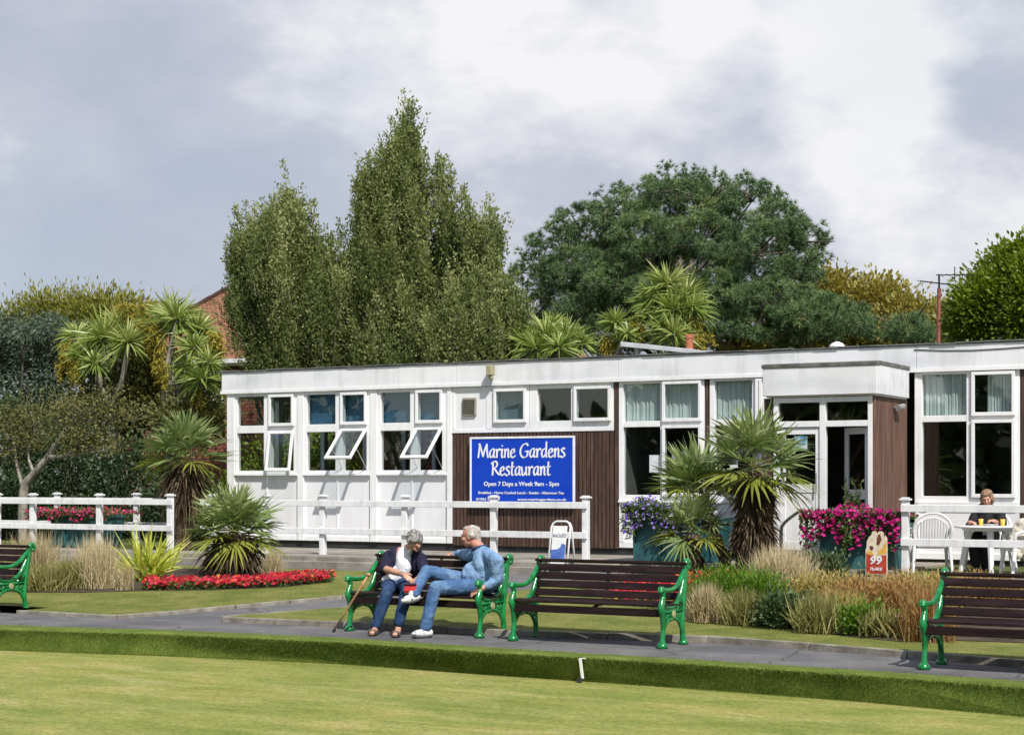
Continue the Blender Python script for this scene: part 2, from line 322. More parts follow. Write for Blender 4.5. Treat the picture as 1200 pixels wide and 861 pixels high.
def green_mat():
    m, nt, b = new_mat('bowling_green_turf'); N = nt.nodes.new; L = nt.links.new
    # close-mown turf: long worn streaks along the rinks over patches, plus a fine grain
    c1, n1, _ = noise_mix(nt, [(.165,.195,.040),(.225,.240,.064),(.295,.282,.110)], 2.4, 10, 'Object', (.35,1.3,1), lo=.30, hi=.72, dist=1.0)
    c2, n2, _ = noise_mix(nt, [(.70,.80,.62),(1,1,1),(1.28,1.10,1.20)], 1.3, 8, 'Object', (.6,1,1), lo=.3, hi=.7, dist=.4)
    c3, n3, mp = noise_mix(nt, [(.60,)*3,(1,)*3,(1.4,)*3], 45, 4, 'Object', (.6,1,1), lo=.3, hi=.7)
    def mul(a, b_):
        mx = N('ShaderNodeMix'); mx.data_type = 'RGBA'; mx.blend_type = 'MULTIPLY'; mx.inputs[0].default_value = 1; L(a, mx.inputs[6]); L(b_, mx.inputs[7]); return mx.outputs[2]
    L(mul(mul(c1, c2), c3), b.inputs['Base Color']); b.inputs['Roughness'].default_value = .9; b.inputs['Specular IOR Level'].default_value = .15
    bp = N('ShaderNodeBump'); bp.inputs['Strength'].default_value = .7; bp.inputs['Distance'].default_value = .012; L(n3.outputs[0], bp.inputs['Height']); L(bp.outputs[0], b.inputs['Normal'])
    return m
M['turf'] = green_mat()
def sheet(name, poly, m, off=0.0, kind='structure', zf=gz, **k):
    bm = bmesh.new(); vs = [bm.verts.new((x, y, 0)) for x, y in poly]; bm.faces.new(vs)
    bmesh.ops.triangulate(bm, faces=bm.faces)
    for p in (17.3, 22.4):
        bmesh.ops.bisect_plane(bm, geom=bm.verts[:]+bm.edges[:]+bm.faces[:], plane_co=(0, p, 0), plane_no=(0, 1, 0))
    for v in bm.verts: v.co.z = zf(v.co.y)+off
    bmesh.ops.recalc_face_normals(bm, faces=bm.faces)
    for f in bm.faces:
        if f.normal.z < 0: f.normal_flip()
    me = bpy.data.meshes.new(name); bm.to_mesh(me); bm.free()
    return link(name, me, m, kind=kind, **k)
def ext(pts, d=40):          # lengthen a ground line at both ends
    a = pts[0]+(pts[0]-pts[1]).normalized()*d; b = pts[-1]+(pts[-1]-pts[-2]).normalized()*d
    return [a]+pts+[b]
xy = lambda L_: [(p.x, p.y) for p in L_]
# base terrain, one sheet to the horizon
prof = [(-400,-.35),(13,-.35),(14.5,-.30),(17,-.16),(19.5,.0),(22.4,.14),(24.0,.20),(24.7,.41),(900,.41)]
mb = MB(); xs = [-900, 900]
mb.add([(x, p, z) for p, z in prof for x in xs], [(2*i, 2*i+1, 2*i+3, 2*i+2) for i in range(len(prof)-1)])
mb.obj('ground', M['field'], kind='structure')
edge_path = ext([G(x, y, 0) for x, y in ((0,733),(200,739),(400,748),(560,758.5),(800,773),(1000,785.5),(1200,799))])
edge_top = ext([G(x, y, 0) for x, y in ((0,738),(200,744),(400,753),(560,764),(800,778),(1000,791),(1200,806))])
edge_bot = ext([G(x, y, -.22) for x, y in ((0,760),(200,767),(400,776),(560,787.5),(800,804),(1000,819),(1200,837))])
sheet('bowling_green', xy(edge_bot)+[(60,-60),(-60,-60)], M['turf'], 0, zf=lambda p: -.235)
# bank of the green: lip and upright grass face
def smooth_line(pts, n=10):
    out = []
    for i in range(len(pts)-1):
        p0, p1, p2, p3 = pts[max(i-1,0)], pts[i], pts[i+1], pts[min(i+2,len(pts)-1)]
        for j in range(n):
            t = j/n; out.append(.5*((2*p1)+(p2-p0)*t+(2*p0-5*p1+4*p2-p3)*t*t+(-p0+3*p1-3*p2+p3)*t**3))
    return out+[pts[-1]]
ep, et, eb = edge_path, edge_top, edge_bot
mb = MB(); n = len(ep); rows = []
for i in range(n):
    up = Vector((0,0,.02)); rows.append([ep[i]+Vector((0,.02,-.05)), ep[i]+Vector((0,0,.012)), et[i]+Vector((0,.02,.022)), et[i]+Vector((0,0,.008)), eb[i]+Vector((0,-.02,.0)), eb[i]+Vector((0,0,-.10))])
mb.add([v for r in rows for v in r], [(i*6+j, i*6+j+1, (i+1)*6+j+1, (i+1)*6+j) for i in range(n-1) for j in range(5)])
M['bankm'] = strip_mat('bank_grass', [(.065,.10,.016),(.105,.145,.024),(.15,.185,.04)], 3, (1,1,1), .8, 90, fine=.6)
mb.obj('bank', M['bankm'], kind='structure')
# main asphalt path, with the bays the benches stand in
kl = [G(263,728), G(387,734.5), G(600,745), G(830,752.5), G(1065,771), G(1200,782)]
kr_end = kl[-1]+(kl[-1]-kl[-2]).normalized()*30
far = 17.35
path_poly = xy(edge_path)+[(30, kr_end.y+1.0), (30, 17.6), (-34, 17.6)]
sheet('path', [(p.x, p.y) for p in ep]+[(ep[-1].x, 23.7), (ep[0].x, 23.7)], M['asphalt'], -.004)
kA = [Vector((-40, 16.95, 0)), Vector((G(21,718).x-.02, 16.95, 0)), G(21,718.5), G(136,724), G(209,718.5), G(400,701), G(480,692.5), G(560,683), G(590,677)]
kA[1] = Vector((kA[2].x-.05, 16.95, 0))
lawnA = [(p.x, p.y) for p in kA]+[(G(590,677).x-.3, 22.65), (-40, 22.65)]
sheet('lawn', lawnA, M['lawn'], .035, zf=gz)
kB = [G(590,700), G(500,707), G(400,716.5), G(289,724.5), G(262,728), G(387,733.5)]
kBr = [G(387,733.5), G(600,744.5), G(830,752.0), G(950,760.5), G(1065,770), G(1200,781.5)]
kBr.append(kBr[-1]+(kBr[-1]-kBr[-2]).normalized()*25)
top_right = [(kBr[-1].x, 23.55), (A(730, 23.55), 23.55), (G(700,684).x, 22.5), (G(640,691).x, G(640,691).y)]
lawnB = xy(kBr)+top_right+xy(kB[:-1])
sheet('lawn', lawnB, M['lawn'], .06)
def kerb(line, name, wdt=.075, h=.045, seg=.9):
    mb = MB()
    for i in range(len(line)-1):
        a, b = line[i], line[i+1]; L_ = (b-a).length; k = max(1, round(L_/seg)); d = (b-a)/k; nn = Vector((-d.y, d.x, 0)).normalized()*wdt*.5
        for j in range(k):
            q0 = a+d*j+d*.006; q1 = a+d*(j+1)-d*.006; dz = random.uniform(-.004,.004)
            z0, z1 = gz(q0.y), gz(q1.y); o = Vector((random.uniform(-.004,.004), random.uniform(-.004,.004), 0))
            v = [q0-nn+o, q1-nn+o, q1+nn+o, q0+nn+o]; zz = (z0, z1, z1, z0)
            mb.add([(p.x, p.y, z-.06) for p, z in zip(v, zz)]+[(p.x, p.y, z+h+dz) for p, z in zip(v, zz)], [(0,3,2,1),(4,5,6,7),(0,1,5,4),(1,2,6,5),(2,3,7,6),(3,0,4,7)])
    return mb.obj(name, M['kerb'], bevel=.006, kind='structure')
kerb(kA[2:], 'kerb'); kerb(kB, 'kerb', h=.06); kerb(kBr, 'kerb', h=.066)
# planting beds
bedL = [G(x, y) for x, y in ((-60,694),(40,697),(100,697),(165,695),(250,694),(330,691),(390,684),(393,677),(330,671),(200,668),(-60,664))]
sheet('flower_bed', xy(bedL), M['soil'], .041)
bedR = [G(x, y) for x, y in ((640,690),(700,697),(760,716),(815,733),(870,738),(930,744),(1000,753),(1060,759),(1110,757),(1200,760),(1320,770))]
bedR = xy(bedR)+[(bedR[-1].x, 23.5), (A(735,23.5), 23.5)]
sheet('flower_bed', bedR, M['soil'], .066)
# grass blades: stuff
def scatter_poly(poly, n):
    P_ = np.array(poly); mn, mx = P_.min(0), P_.max(0); out = []
    tot = 0
    while tot < n:
        q = mn+rng.random((n*3, 2))*(mx-mn); x, y = q[:,0], q[:,1]; ins = np.zeros(len(q), bool); j = len(P_)-1
        for i in range(len(P_)):
            c = ((P_[i,1] > y) != (P_[j,1] > y)) & (x < (P_[j,0]-P_[i,0])*(y-P_[i,1])/(P_[j,1]-P_[i,1]+1e-12)+P_[i,0]); ins ^= c; j = i
        out.append(q[ins]); tot += ins.sum()
    return np.concatenate(out)[:n]
gzv = np.vectorize(gz)
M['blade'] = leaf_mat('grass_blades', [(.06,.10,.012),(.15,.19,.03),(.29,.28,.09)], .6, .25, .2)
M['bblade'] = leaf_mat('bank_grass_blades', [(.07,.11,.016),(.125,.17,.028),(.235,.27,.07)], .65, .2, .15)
def clip(poly, a0, a1): return [(min(max(x, a0), a1), y) for x, y in poly]
for poly, n_, dz in ((clip(lawnA, -17, 30), 50000, .03), (clip(lawnB, -17, 2.2), 60000, .056)):
    q = scatter_poly(poly, n_); f = Fol(); base = np.column_stack([q, gzv(q[:,1])+dz])
    f.blades(base, rdir(n_, 1.1), rng.uniform(.018,.04,n_), .005, .3, 1)
    f.obj('grass', M['blade'], kind='stuff', label='short mown lawn grass between the kerbs and planting beds', cat='grass')
def along(pts, n):
    P_ = np.array([tuple(p) for p in pts]); seg = np.linalg.norm(np.diff(P_, axis=0), axis=1); cs = np.concatenate([[0], np.cumsum(seg)])
    u = rng.random(n)*cs[-1]; return np.column_stack([np.interp(u, cs, P_[:,i]) for i in range(3)]), u/cs[-1]
vis = lambda L_: L_[1:-1]
def two_lines(A_, B_, n):
    A2 = [Vector(a) for a in A_]; k = len(A2); i = rng.integers(0, k-1, n); t = rng.random(n)
    # weight segments by length
    ln = np.array([(A2[j+1]-A2[j]).length for j in range(k-1)]); i = rng.choice(k-1, n, p=ln/ln.sum())
    a = np.array([tuple(v) for v in A_]); b = np.array([tuple(v) for v in B_]); s = rng.random(n)
    pa = a[i]*(1-t)[:,None]+a[i+1]*t[:,None]; pb = b[i]*(1-t)[:,None]+b[i+1]*t[:,None]
    return pa*(1-s)[:,None]+pb*s[:,None], s
def lim(L_): return [L_[0]*.05+L_[1]*.95]+L_[1:-1]+[L_[-1]*.06+L_[-2]*.94]
f = Fol()
q, s_ = two_lines(lim(et), lim(ep), 26000); q[:,2] = .01
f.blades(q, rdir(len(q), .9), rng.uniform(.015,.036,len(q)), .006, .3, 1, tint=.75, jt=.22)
q, s_ = two_lines(lim(et), lim(et), 12000); q[:,2] = .01; q[:,1] += rng.normal(size=len(q))*.012
f.blades(q, rdir(len(q), .5)+np.array([-.1,-.5,0]), rng.uniform(.015,.035,len(q)), .006, .5, 1, tint=.95, jt=.15)
q, s_ = two_lines(lim(et), lim(eb), 90000)
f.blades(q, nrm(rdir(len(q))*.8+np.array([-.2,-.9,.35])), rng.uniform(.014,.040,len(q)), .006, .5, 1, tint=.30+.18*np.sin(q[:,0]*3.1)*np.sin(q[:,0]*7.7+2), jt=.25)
q, s_ = two_lines(lim(eb), lim(eb), 9000); q[:,2] = -.235; q[:,1] -= np.abs(rng.normal(size=len(q)))*.03
f.blades(q, rdir(len(q), .8), rng.uniform(.012,.03,len(q)), .006, .3, 1, tint=.7, jt=.25)
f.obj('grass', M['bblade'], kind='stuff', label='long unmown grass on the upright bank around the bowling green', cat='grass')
# terrace
mb = MB(); aR = A(1052, 23.9); aL = A(226, 24.35)
mb.box(aL, aR, 23.78, 26.75, .0, .45); mb.box(aL+.02, aR-.01, 23.60, 23.785, .0, .37)
mb.box(-42, aL-.015, 23.78, 24.62, .0, .445); mb.box(-42, aL-.02, 23.62, 23.785, .0, .35)
mb.box(aR+.003, A(1200)+8, 23.62, 26.75, .0, .362)
mb.obj('terrace', M['concrete'], bevel=.008, kind='structure')
# ------------------------------------------------------------------ restaurant building
PW = 26.7
rest = empty('restaurant_building', (A(268), PW, 0), label='long low white restaurant building with flat roof, brown timber panels and many windows', cat='building')
def put(mb, name, m, parent=None, bevel=0, **k):
    par = parent if parent is not None else rest
    # parents chain: only rest has an offset
    root = par
    while root.parent is not None: root = root.parent
    local(mb, root); return mb.obj(name, m, par, bevel=bevel, **k)
M['blind'] = mat('blue_blind', [(.04,.12,.21),(.06,.17,.28)], .6, 2, 4, stretch=(1,1,.2))
M['curtain'] = mat('pale_curtain', [(.60,.65,.63),(.78,.81,.79)], .8, 2, 4)
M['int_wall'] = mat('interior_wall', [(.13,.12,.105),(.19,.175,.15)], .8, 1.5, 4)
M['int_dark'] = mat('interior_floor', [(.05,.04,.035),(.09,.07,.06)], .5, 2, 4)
a0, a1 = A(268), A(1200)+7
ZR, ZF, ZH, ZB = 3.88, 3.45, 3.42, .59
ar = A(1076)   # start of right section
# interior and structural shell
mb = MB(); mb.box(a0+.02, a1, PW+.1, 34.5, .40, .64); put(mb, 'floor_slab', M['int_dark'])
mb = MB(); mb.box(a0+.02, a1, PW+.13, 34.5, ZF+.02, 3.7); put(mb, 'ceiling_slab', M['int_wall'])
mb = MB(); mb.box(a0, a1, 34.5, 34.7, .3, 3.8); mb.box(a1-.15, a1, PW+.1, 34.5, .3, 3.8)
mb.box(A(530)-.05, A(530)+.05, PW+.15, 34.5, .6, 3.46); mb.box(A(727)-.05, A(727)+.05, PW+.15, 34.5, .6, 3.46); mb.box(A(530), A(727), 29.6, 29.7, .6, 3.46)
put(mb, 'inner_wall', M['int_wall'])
mb = MB()   # left end wall: low panel, posts, head; glazed between
mb.box(a0, a0+.1, PW+.1, 34.5, .3, 1.75); mb.box(a0, a0+.1, PW+.1, 34.5, 3.36, 3.7)
for q in (PW+.1, 28.2, 29.8, 31.4, 33.0, 34.3): mb.box(a0+.001, a0+.099, q, q+.14, 1.75, 3.36)
put(mb, 'end_wall', M['panel'])
mb = MB(); mb.box(a0-.05, a1, PW-.06, 34.8, 3.75, 3.86); put(mb, 'flat_roof', M['felt'])
# fascia with joints
joints = [-99, 530, 712, 895, 934, 1073]
cuts = [a0-.12]+[A(x, PW-.15) for x in (532, 722, 933, 1072)]+[a1]
mb = MB()
for i in range(len(cuts)-1): mb.box(cuts[i]+.003, cuts[i+1]-.003, PW-.075, PW-.005, ZF, ZR-.02)
mb.box(a0-.12, a0-.04, PW-.005, 34.9, ZF, ZR-.02)
put(mb, 'fascia', M['fascia'], bevel=.005)
mb = MB(); mb.box(a0-.14, a1, PW-.09, PW-.078, ZF-.01, ZF+.045); put(mb, 'fascia_strip', M['white'])
mb = MB(); xs_ = np.linspace(a0-.15, a1, 60)
for i in range(59): dz = random.uniform(-.006,.008); mb.box(xs_[i], xs_[i+1]+.01, PW-.10-random.uniform(0,.01), PW+.3, ZR-.012+dz, ZR+.012+dz)
mb.box(a0-.16, a0+.3, PW-.1, 34.9, ZR-.02, ZR+.015); put(mb, 'roof_edge', M['felt'])
# plinth
mb = MB(); mb.box(a0+.05, A(906), PW+.02, PW+.1, .40, ZB-.002); mb.box(ar, a1, PW+.02, PW+.1, .30, ZB-.002); put(mb, 'plinth', M['black'])
def zz(px, py): return P(px, py, PW).z
GL = []
def window(x0, x1, z0, z1, cols, rows, name='window', fw=.055, depth=.09, sashes=(), proud=.03, inner=True):
    """x0..x1 picture columns of the outer frame on the facade, cols/rows = openings as (a,b) pairs; sashes = openings with their own thicker frame"""
    fr = MB(); q0, q1 = PW-proud, PW+depth
    ax0, ax1 = A(x0), A(x1)
    xsb = [ax0]; 
    for c in cols: xsb += [A(c[0]), A(c[1])]
    xsb.append(ax1); zsb = [z1]
    for r in rows: zsb += [r[0], r[1]]
    zsb.append(z0)
    for i in range(0, len(xsb), 2): fr.box(xsb[i], xsb[i+1], q0, q1, z0, z1)
    for i in range(0, len(zsb), 2):
        for c in cols: fr.box(A(c[0])+.0005, A(c[1])-.0005, q0+.004, q1-.002, zsb[i+1], zsb[i])
    w_ = put(fr, name, M['white'], bevel=.004)
    return w_
def pane(par, c, r, extra=.01, q=.03, name='pane', m=None):
    mb = MB(); mb.box(A(c[0])-extra, A(c[1])+extra, PW+q, PW+q+.006, r[1]-extra, r[0]+extra); return put(mb, name, m or M['glass'], par)
def sash(par, c, r, ang=0, t=.05, name='sash'):
    """top-hung frame in opening c,r opened by ang degrees"""
    x0_, x1_, zt, zb = A(c[0])-.02, A(c[1])+.02, r[0]+.02, r[1]-.02; h = zt-zb
    mb = MB(); hp = Vector((0, PW-.035, zt))
    Mx = Matrix.Rotation(-R(ang), 4, 'X')
    def bx(m, xa, xb, ya, yb, za, zb_):
        vs = [hp+Mx@Vector((x, y, z)) for z in (za, zb_) for (x, y) in ((xa, ya), (xb, ya), (xb, yb), (xa, yb))]
        m.add(vs, [(0,3,2,1),(4,5,6,7),(0,1,5,4),(1,2,6,5),(2,3,7,6),(3,0,4,7)])
    bx(mb, x0_, x1_, -.045, 0, -t, 0); bx(mb, x0_, x1_, -.045, 0, -h, -h+t*1.15)
    bx(mb, x0_, x0_+t, -.044, -.001, -h+t, -t+.001); bx(mb, x1_-t, x1_, -.044, -.001, -h+t, -t+.001)
    s_ = put(mb, name, M['white'], par, bevel=.004)
    g = MB(); bx(g, x0_+t-.01, x1_-t+.01, -.026, -.020, -h+t-.01, -t+.01); put(g, 'pane', M['glass'], s_)
    if ang > 20:
        e = hp+Mx@Vector((0, 0, -h*.62))
        for xx in (x0_+.02, x1_-.02):
            st = MB(); st.tube([(xx, PW-.02, zb+.05), (xx, e.y+.0, e.z)], .008, 6); put(st, 'stay', M['steel'], s_)
    return s_
def back_sheet(par, x0, x1, z0, z1, m, name, q=.16, wavy=.0, folds=30):
    mb = MB(); n_ = 120 if wavy else 1; aa = [A(x0)+(A(x1)-A(x0))*i/n_ for i in range(n_+1)]
    yy = [PW+q+(wavy*math.sin(i*folds*6.28/n_*.5+math.sin(i*.37)*1.5) if wavy else 0) for i in range(n_+1)]
    mb.add([(a, y, z) for a, y in zip(aa, yy) for z in (z0, z1)], [(2*i, 2*i+2, 2*i+3, 2*i+1) for i in range(n_)])
    mb.add([(a, y+.004, z) for a, y in zip(aa, yy) for z in (z0, z1)], [(2*i+1, 2*i+3, 2*i+2, 2*i) for i in range(n_)])
    return put(mb, name, m, par)
rows_l = [(3.38, 2.81), (2.665, 1.93)]
rows_r = [(3.40, 2.755), (2.655, 1.49)]
# left three windows
for k, (x0, x1, cl, cr_, ang) in enumerate(((276.5,350,(278.6,310.2),(318,345),9), (357.5,435,(360,394),(402,430.5),44), (443.5,525,(446.5,481.5),(490,519),44))):
    o = window(x0, x1, 1.87, 3.44, [cl, cr_], rows_l)
    pane(o, cl, rows_l[0]); pane(o, cl, rows_l[1]); sash(o, cr_, rows_l[0], 0); sash(o, cr_, rows_l[1], ang)
    if k: back_sheet(o, x0+2, x1-1, 2.70, 3.43, M['blind'], 'blind', .14)
# corner post and pilasters
for xa, xb in ((267.5,276.5), (350,357.5), (435,443.5), (525,530.5)):
    mb = MB(); mb.box(A(xa)+.002, A(xb)-.002, PW-.05, PW+.1, ZB, 3.44); put(mb, 'pilaster', M['white'], bevel=.006)
# panels below left windows
mb = MB(); ml = MB()
for xa, xb, xm in ((276.5,350,313), (357.5,435,395.5), (443.5,525,483)):
    mb.box(A(xa)+.002, A(xb)-.002, PW+.005, PW+.08, ZB+.002, 1.868)
    ml.box(A(xm)-.02, A(xm)+.02, PW-.012, PW+.004, ZB+.08, 1.86); ml.box(A(xa)+.004, A(xb)-.004, PW-.02, PW+.004, ZB, ZB+.09); ml.box(A(xa)+.002, A(xb)-.002, PW-.07, PW+.004, 1.835, 1.869)
put(mb, 'panel', M['panel']); put(ml, 'panel_trim', M['white'], bevel=.003)
# timber clad bay with the high windows
mb = MB(); mb.box(A(530.5), A(576), PW-.02, PW+.08, 2.66, 3.44); mb.box(A(530.5)+.001, A(719.5), PW-.035, PW+.085, 2.60, 2.66); put(mb, 'panel', M['panel'], bevel=.003)
mb = MB(); mb.box(A(533), A(574), PW-.032, PW-.021, 3.36, 3.41); mb.box(A(571), A(576.5), PW-.033, PW-.0211, 2.67, 3.36); mb.box(A(530.7), A(534), PW-.034, PW-.0212, 2.67, 3.36)
put(mb, 'panel_trim', M['white'], bevel=.003)
M['vent'] = mat('beige_vent', [(.22,.20,.16),(.34,.32,.27)], .6, 8, 4)
mb = MB(); va, vb, vt, vbm = A(543.6), A(559.5), zz(551, 466), zz(551, 487)
mb.box(va, vb, PW-.07, PW-.021, vbm, vt); 
v_ = put(mb, 'air_vent', M['vent'], bevel=.01)
mb = MB()
for i in range(7): zc = vbm+.03+(vt-vbm-.06)*(i+.5)/7; mb.box(va+.02, vb-.02, PW-.08, PW-.071, zc-.008, zc+.008)
put(mb, 'louvre', M['int_dark'], v_)
rs = [(3.36, 2.79)]
o = window(576.5, 621, 2.661, 3.44, [(581.5,617)], rs); sash(o, (581.5,617), rs[0], 0); back_sheet(o, 582, 617, 2.7, 3.4, mat('frosted_blind', [(.16,.22,.25),(.24,.31,.34)], .5, 3, 4), 'blind', .1)
o = window(621.5, 719.5, 2.661, 3.44, [(630.5,670),(675.5,716)], rs); pane(o, (630.5,670), rs[0]); sash(o, (675.5,716), rs[0], 0)
M['yellow'] = mat('yellow_shelf', (.65,.38,.02), .5)
mb = MB(); mb.box(A(672,28.6), A(722,28.6), 28.5, 28.75, 2.93, 2.975); put(mb, 'shelf', M['yellow'])
def cladding(name, xa, xb, z0, z1, m, y0=PW-.01, w_=.075, axis='x'):
    mb = MB(); mb.box(xa, xb, y0+.02, y0+.09, z0, z1); k = int((xb-xa)/w_)
    for i in range(k):
        c = xa+(i+.5)*(xb-xa)/k; d = random.uniform(-.002,.002); mb.box(c-w_*.38, c+w_*.38, y0-.012+d, y0+.02, z0+.003, z1-.003)
    return put(mb, name, m)
cladding('timber_cladding', A(530.5)+.01, A(719.8), .56, 2.598, M['brown'])
cladding('timber_cladding', A(720), A(725.8), .56, 3.44, M['brown'])
cladding('timber_cladding', A(826.3), A(832.2), .56, 3.44, M['brown'], w_=.05)
# windows of the middle section
def tall(x0, x1, cols, open_=False, cur=(0,), low=True):
    o = window(x0, x1, 1.40, 3.44, cols, rows_r)
    for j, c in enumerate(cols):
        for r in rows_r:
            if j == 1: sash(o, c, r, 0)
            else: pane(o, c, r)
    return o
o = tall(726, 826, [(731,774.5),(779,822)]); back_sheet(o, 729, 823, 2.70, 3.40, M['curtain'], 'curtain', .115, .016, 34)
mb = MB(); mb.tube([(A(726.5), PW+.13, 3.385), (A(825.5), PW+.13, 3.385)], .012, 8); put(mb, 'curtain_rail', M['white'], o)
o = tall(832.4, 895, [(838,882),(888,893)]); back_sheet(o, 836, 893, 2.70, 3.40, M['curtain'], 'curtain', .115, .016, 20)
mb = MB(); ml = MB()
for xa, xb in ((726,826), (832.4,904)):
    mb.box(A(xa)+.002, A(xb)-.002, PW+.005, PW+.08, .575, 1.398)
    ml.box(A(xa)+.002, A(xb)-.002, PW-.02, PW+.004, .58, .68); ml.box(A(xa)+.001, A(xb)-.003, PW-.06, PW+.004, 1.36, 1.40)
    ml.box(A(xa)+.003, A(xa)+.09, PW-.025, PW+.004, .68, 1.36)
mb.box(A(895.2), A(906), PW, PW+.08, 1.40, 3.44)
put(mb, 'panel', M['panel']); put(ml, 'panel_trim', M['white'], bevel=.003)
# right section
o = tall(1076.6, 1195.5, [(1081,1133),(1141,1189)])
back_sheet(o, 1081, 1134, 2.70, 3.42, M['curtain'], 'curtain', .115, .018, 24); back_sheet(o, 1155, 1186, 2.70, 3.42, M['curtain'], 'curtain', .12, .018, 18)
mb = MB(); mb.box(ar, A(1195.5), PW+.005, PW+.08, .50, 1.398); put(mb, 'panel', M['panel'])
mb = MB(); mb.box(ar, A(1195.5), PW-.07, PW+.004, 1.35, 1.401); mb.box(ar, A(1195.5), PW-.02, PW+.004, .5, .6); mb.box(A(1072.5), A(1076.4), PW-.04, PW+.08, .5, 3.44); put(mb, 'panel_trim', M['white'], bevel=.004)
cladding('timber_cladding', A(1195.8), A(1203), .5, 3.44, M['brown'])
o = window(1203.5, 1300, 1.40, 3.44, [(1209,1250),(1257,1296)], rows_r); [pane(o, c, r) for c in ((1209,1250),(1257,1296)) for r in rows_r]
mb = MB(); mb.box(A(1203.5), a1, PW+.005, PW+.08, .5, 1.398); mb.box(A(1300), a1, PW+.005, PW+.08, 1.398, 3.44); put(mb, 'panel', M['panel'])
# porch
PP = 24.95
por = rest
pa0, pa1 = A(899, PP), A(1024, PP)
def ZP(px, py): return P(px, py, PP).z
mb = MB(); mb.box(pa0-.03, pa1+.08, PP-.12, PP-.04, 3.03, 3.47); mb.box(pa1+.0, pa1+.08, PP-.04, PW-.16, 3.03, 3.50); mb.box(pa0-.03, pa0+.05, PP-.04, PW-.16, 3.03, 3.47)
put(mb, 'porch_fascia', M['fascia'], bevel=.006)
mb = MB(); mb.box(pa0-.045, pa1+.095, PP-.135, PP-.0, 3.455, 3.515); mb.box(pa0-.045, pa1+.095, PP+.003, PW-.15, 3.47, 3.53); put(mb, 'porch_roof', M['felt'], bevel=.006)
mb = MB(); mb.box(pa0, pa1+.02, PP-.02, PW-.1, 3.01, 3.06); put(mb, 'porch_soffit', M['white'])
mb = MB(); mb.box(pa1-.06, pa1, PP+.05, PW-.02, .45, 3.0)     # return wall with vertical boards
k = int((PW-PP)/.085)
for i in range(k):
    c = PP+.06+(i+.5)*(PW-PP-.1)/k; mb.box(pa1, pa1+.014+random.uniform(-.002,.003), c-.036, c+.036, .453, 2.998)
mb.box(pa1-.02, pa1+.02, PP-.02, PP+.05, .45, 3.0)
put(mb, 'timber_cladding', M['brown_worn'], bevel=.002)
mb = MB(); mb.box(pa0-.05, A(906.5, PP), PP-.0, PP+.06, .45, 3.0); mb.box(pa0-.05, pa0, PP+.06, PW-.02, .45, 3.0); put(mb, 'timber_cladding', M['brown'], bevel=.002)
AP = lambda x: A(x, PP)
ztop, zt1, zt2 = 2.95, 2.62, 2.56
mb = MB(); zb_ = .66
for xa, xb in ((907,912.5), (961,968), (1017.5,1023)): mb.box(AP(xa), AP(xb), PP-.03, PP+.07, zb_, 3.005)
for za, zb2 in ((2.925,3.0), (2.55,2.64)):
    mb.box(AP(912.5)+.001, AP(961)-.001, PP-.026, PP+.066, za, zb2); mb.box(AP(968)+.001, AP(1017.5)-.001, PP-.026, PP+.066, za, zb2)
df = put(mb, 'door_frame', M['white'], bevel=.004)
mb = MB(); mb.box(AP(912), AP(961.5), PP+.02, PP+.026, 2.63, 2.94); mb.box(AP(967.5), AP(1018), PP+.02, PP+.026, 2.63, 2.94); put(mb, 'pane', M['glass'], df)
mb = MB(); mb.box(pa0-.1, pa1+.05, PP-.16, PW+.1, .44, zb_-.002); put(mb, 'door_step', M['concrete'], bevel=.008)
# left fixed door leaf
mb = MB()
mb.box(AP(913), AP(920.2), PP-.0, PP+.045, zb_+.01, 2.54); mb.box(AP(955.5), AP(960.6), PP, PP+.045, zb_+.01, 2.54)
for za, zb2 in ((2.44,2.54),(1.55,1.68),(zb_+.01,.80)): mb.box(AP(920.2)+.0005, AP(955.5)-.0005, PP+.001, PP+.044, za, zb2)
mb.box(AP(920), AP(955.6), PP+.012, PP+.035, .80, 1.55)
dr = put(mb, 'door', M['white'], bevel=.003)
mb = MB(); mb.box(AP(919.5), AP(956), PP+.018, PP+.024, 1.67, 2.45); put(mb, 'pane', M['glass'], dr)
mb = MB(); mb.tube([(AP(957.5), PP-.05, 1.55), (AP(957.5), PP-.05, 1.85)], .012, 8); put(mb, 'handle', M['steel'], dr)
# open leaf folded inwards at right
mb = MB(); xh = AP(1016.8); y0_ = PP+.07; wdt = .62
dx, dy = -math.cos(R(38)), math.sin(R(38))
def leaf(m, u0, u1, z0_, z1_, th=.045):
    p0 = Vector((xh+dx*u0, y0_+dy*u0, 0)); p1 = Vector((xh+dx*u1, y0_+dy*u1, 0)); nn = Vector((dy, -dx, 0))*th*.5
    m.add([(v.x, v.y, z) for z in (z0_, z1_) for v in (p0-nn, p1-nn, p1+nn, p0+nn)], [(0,3,2,1),(4,5,6,7),(0,1,5,4),(1,2,6,5),(2,3,7,6),(3,0,4,7)])
leaf(mb, 0, .08, zb_+.01, 2.54); leaf(mb, wdt-.08, wdt, zb_+.01, 2.54)
for za, zb2 in ((2.44,2.54),(1.45,1.6),(zb_+.01,.85)): leaf(mb, .081, wdt-.081, za, zb2)
dr2 = put(mb, 'door', M['white'], bevel=.003)
mb = MB(); leaf(mb, .07, wdt-.07, .84, 1.46, .006); leaf(mb, .07, wdt-.07, 1.59, 2.45, .006); put(mb, 'pane', M['glass'], dr2)
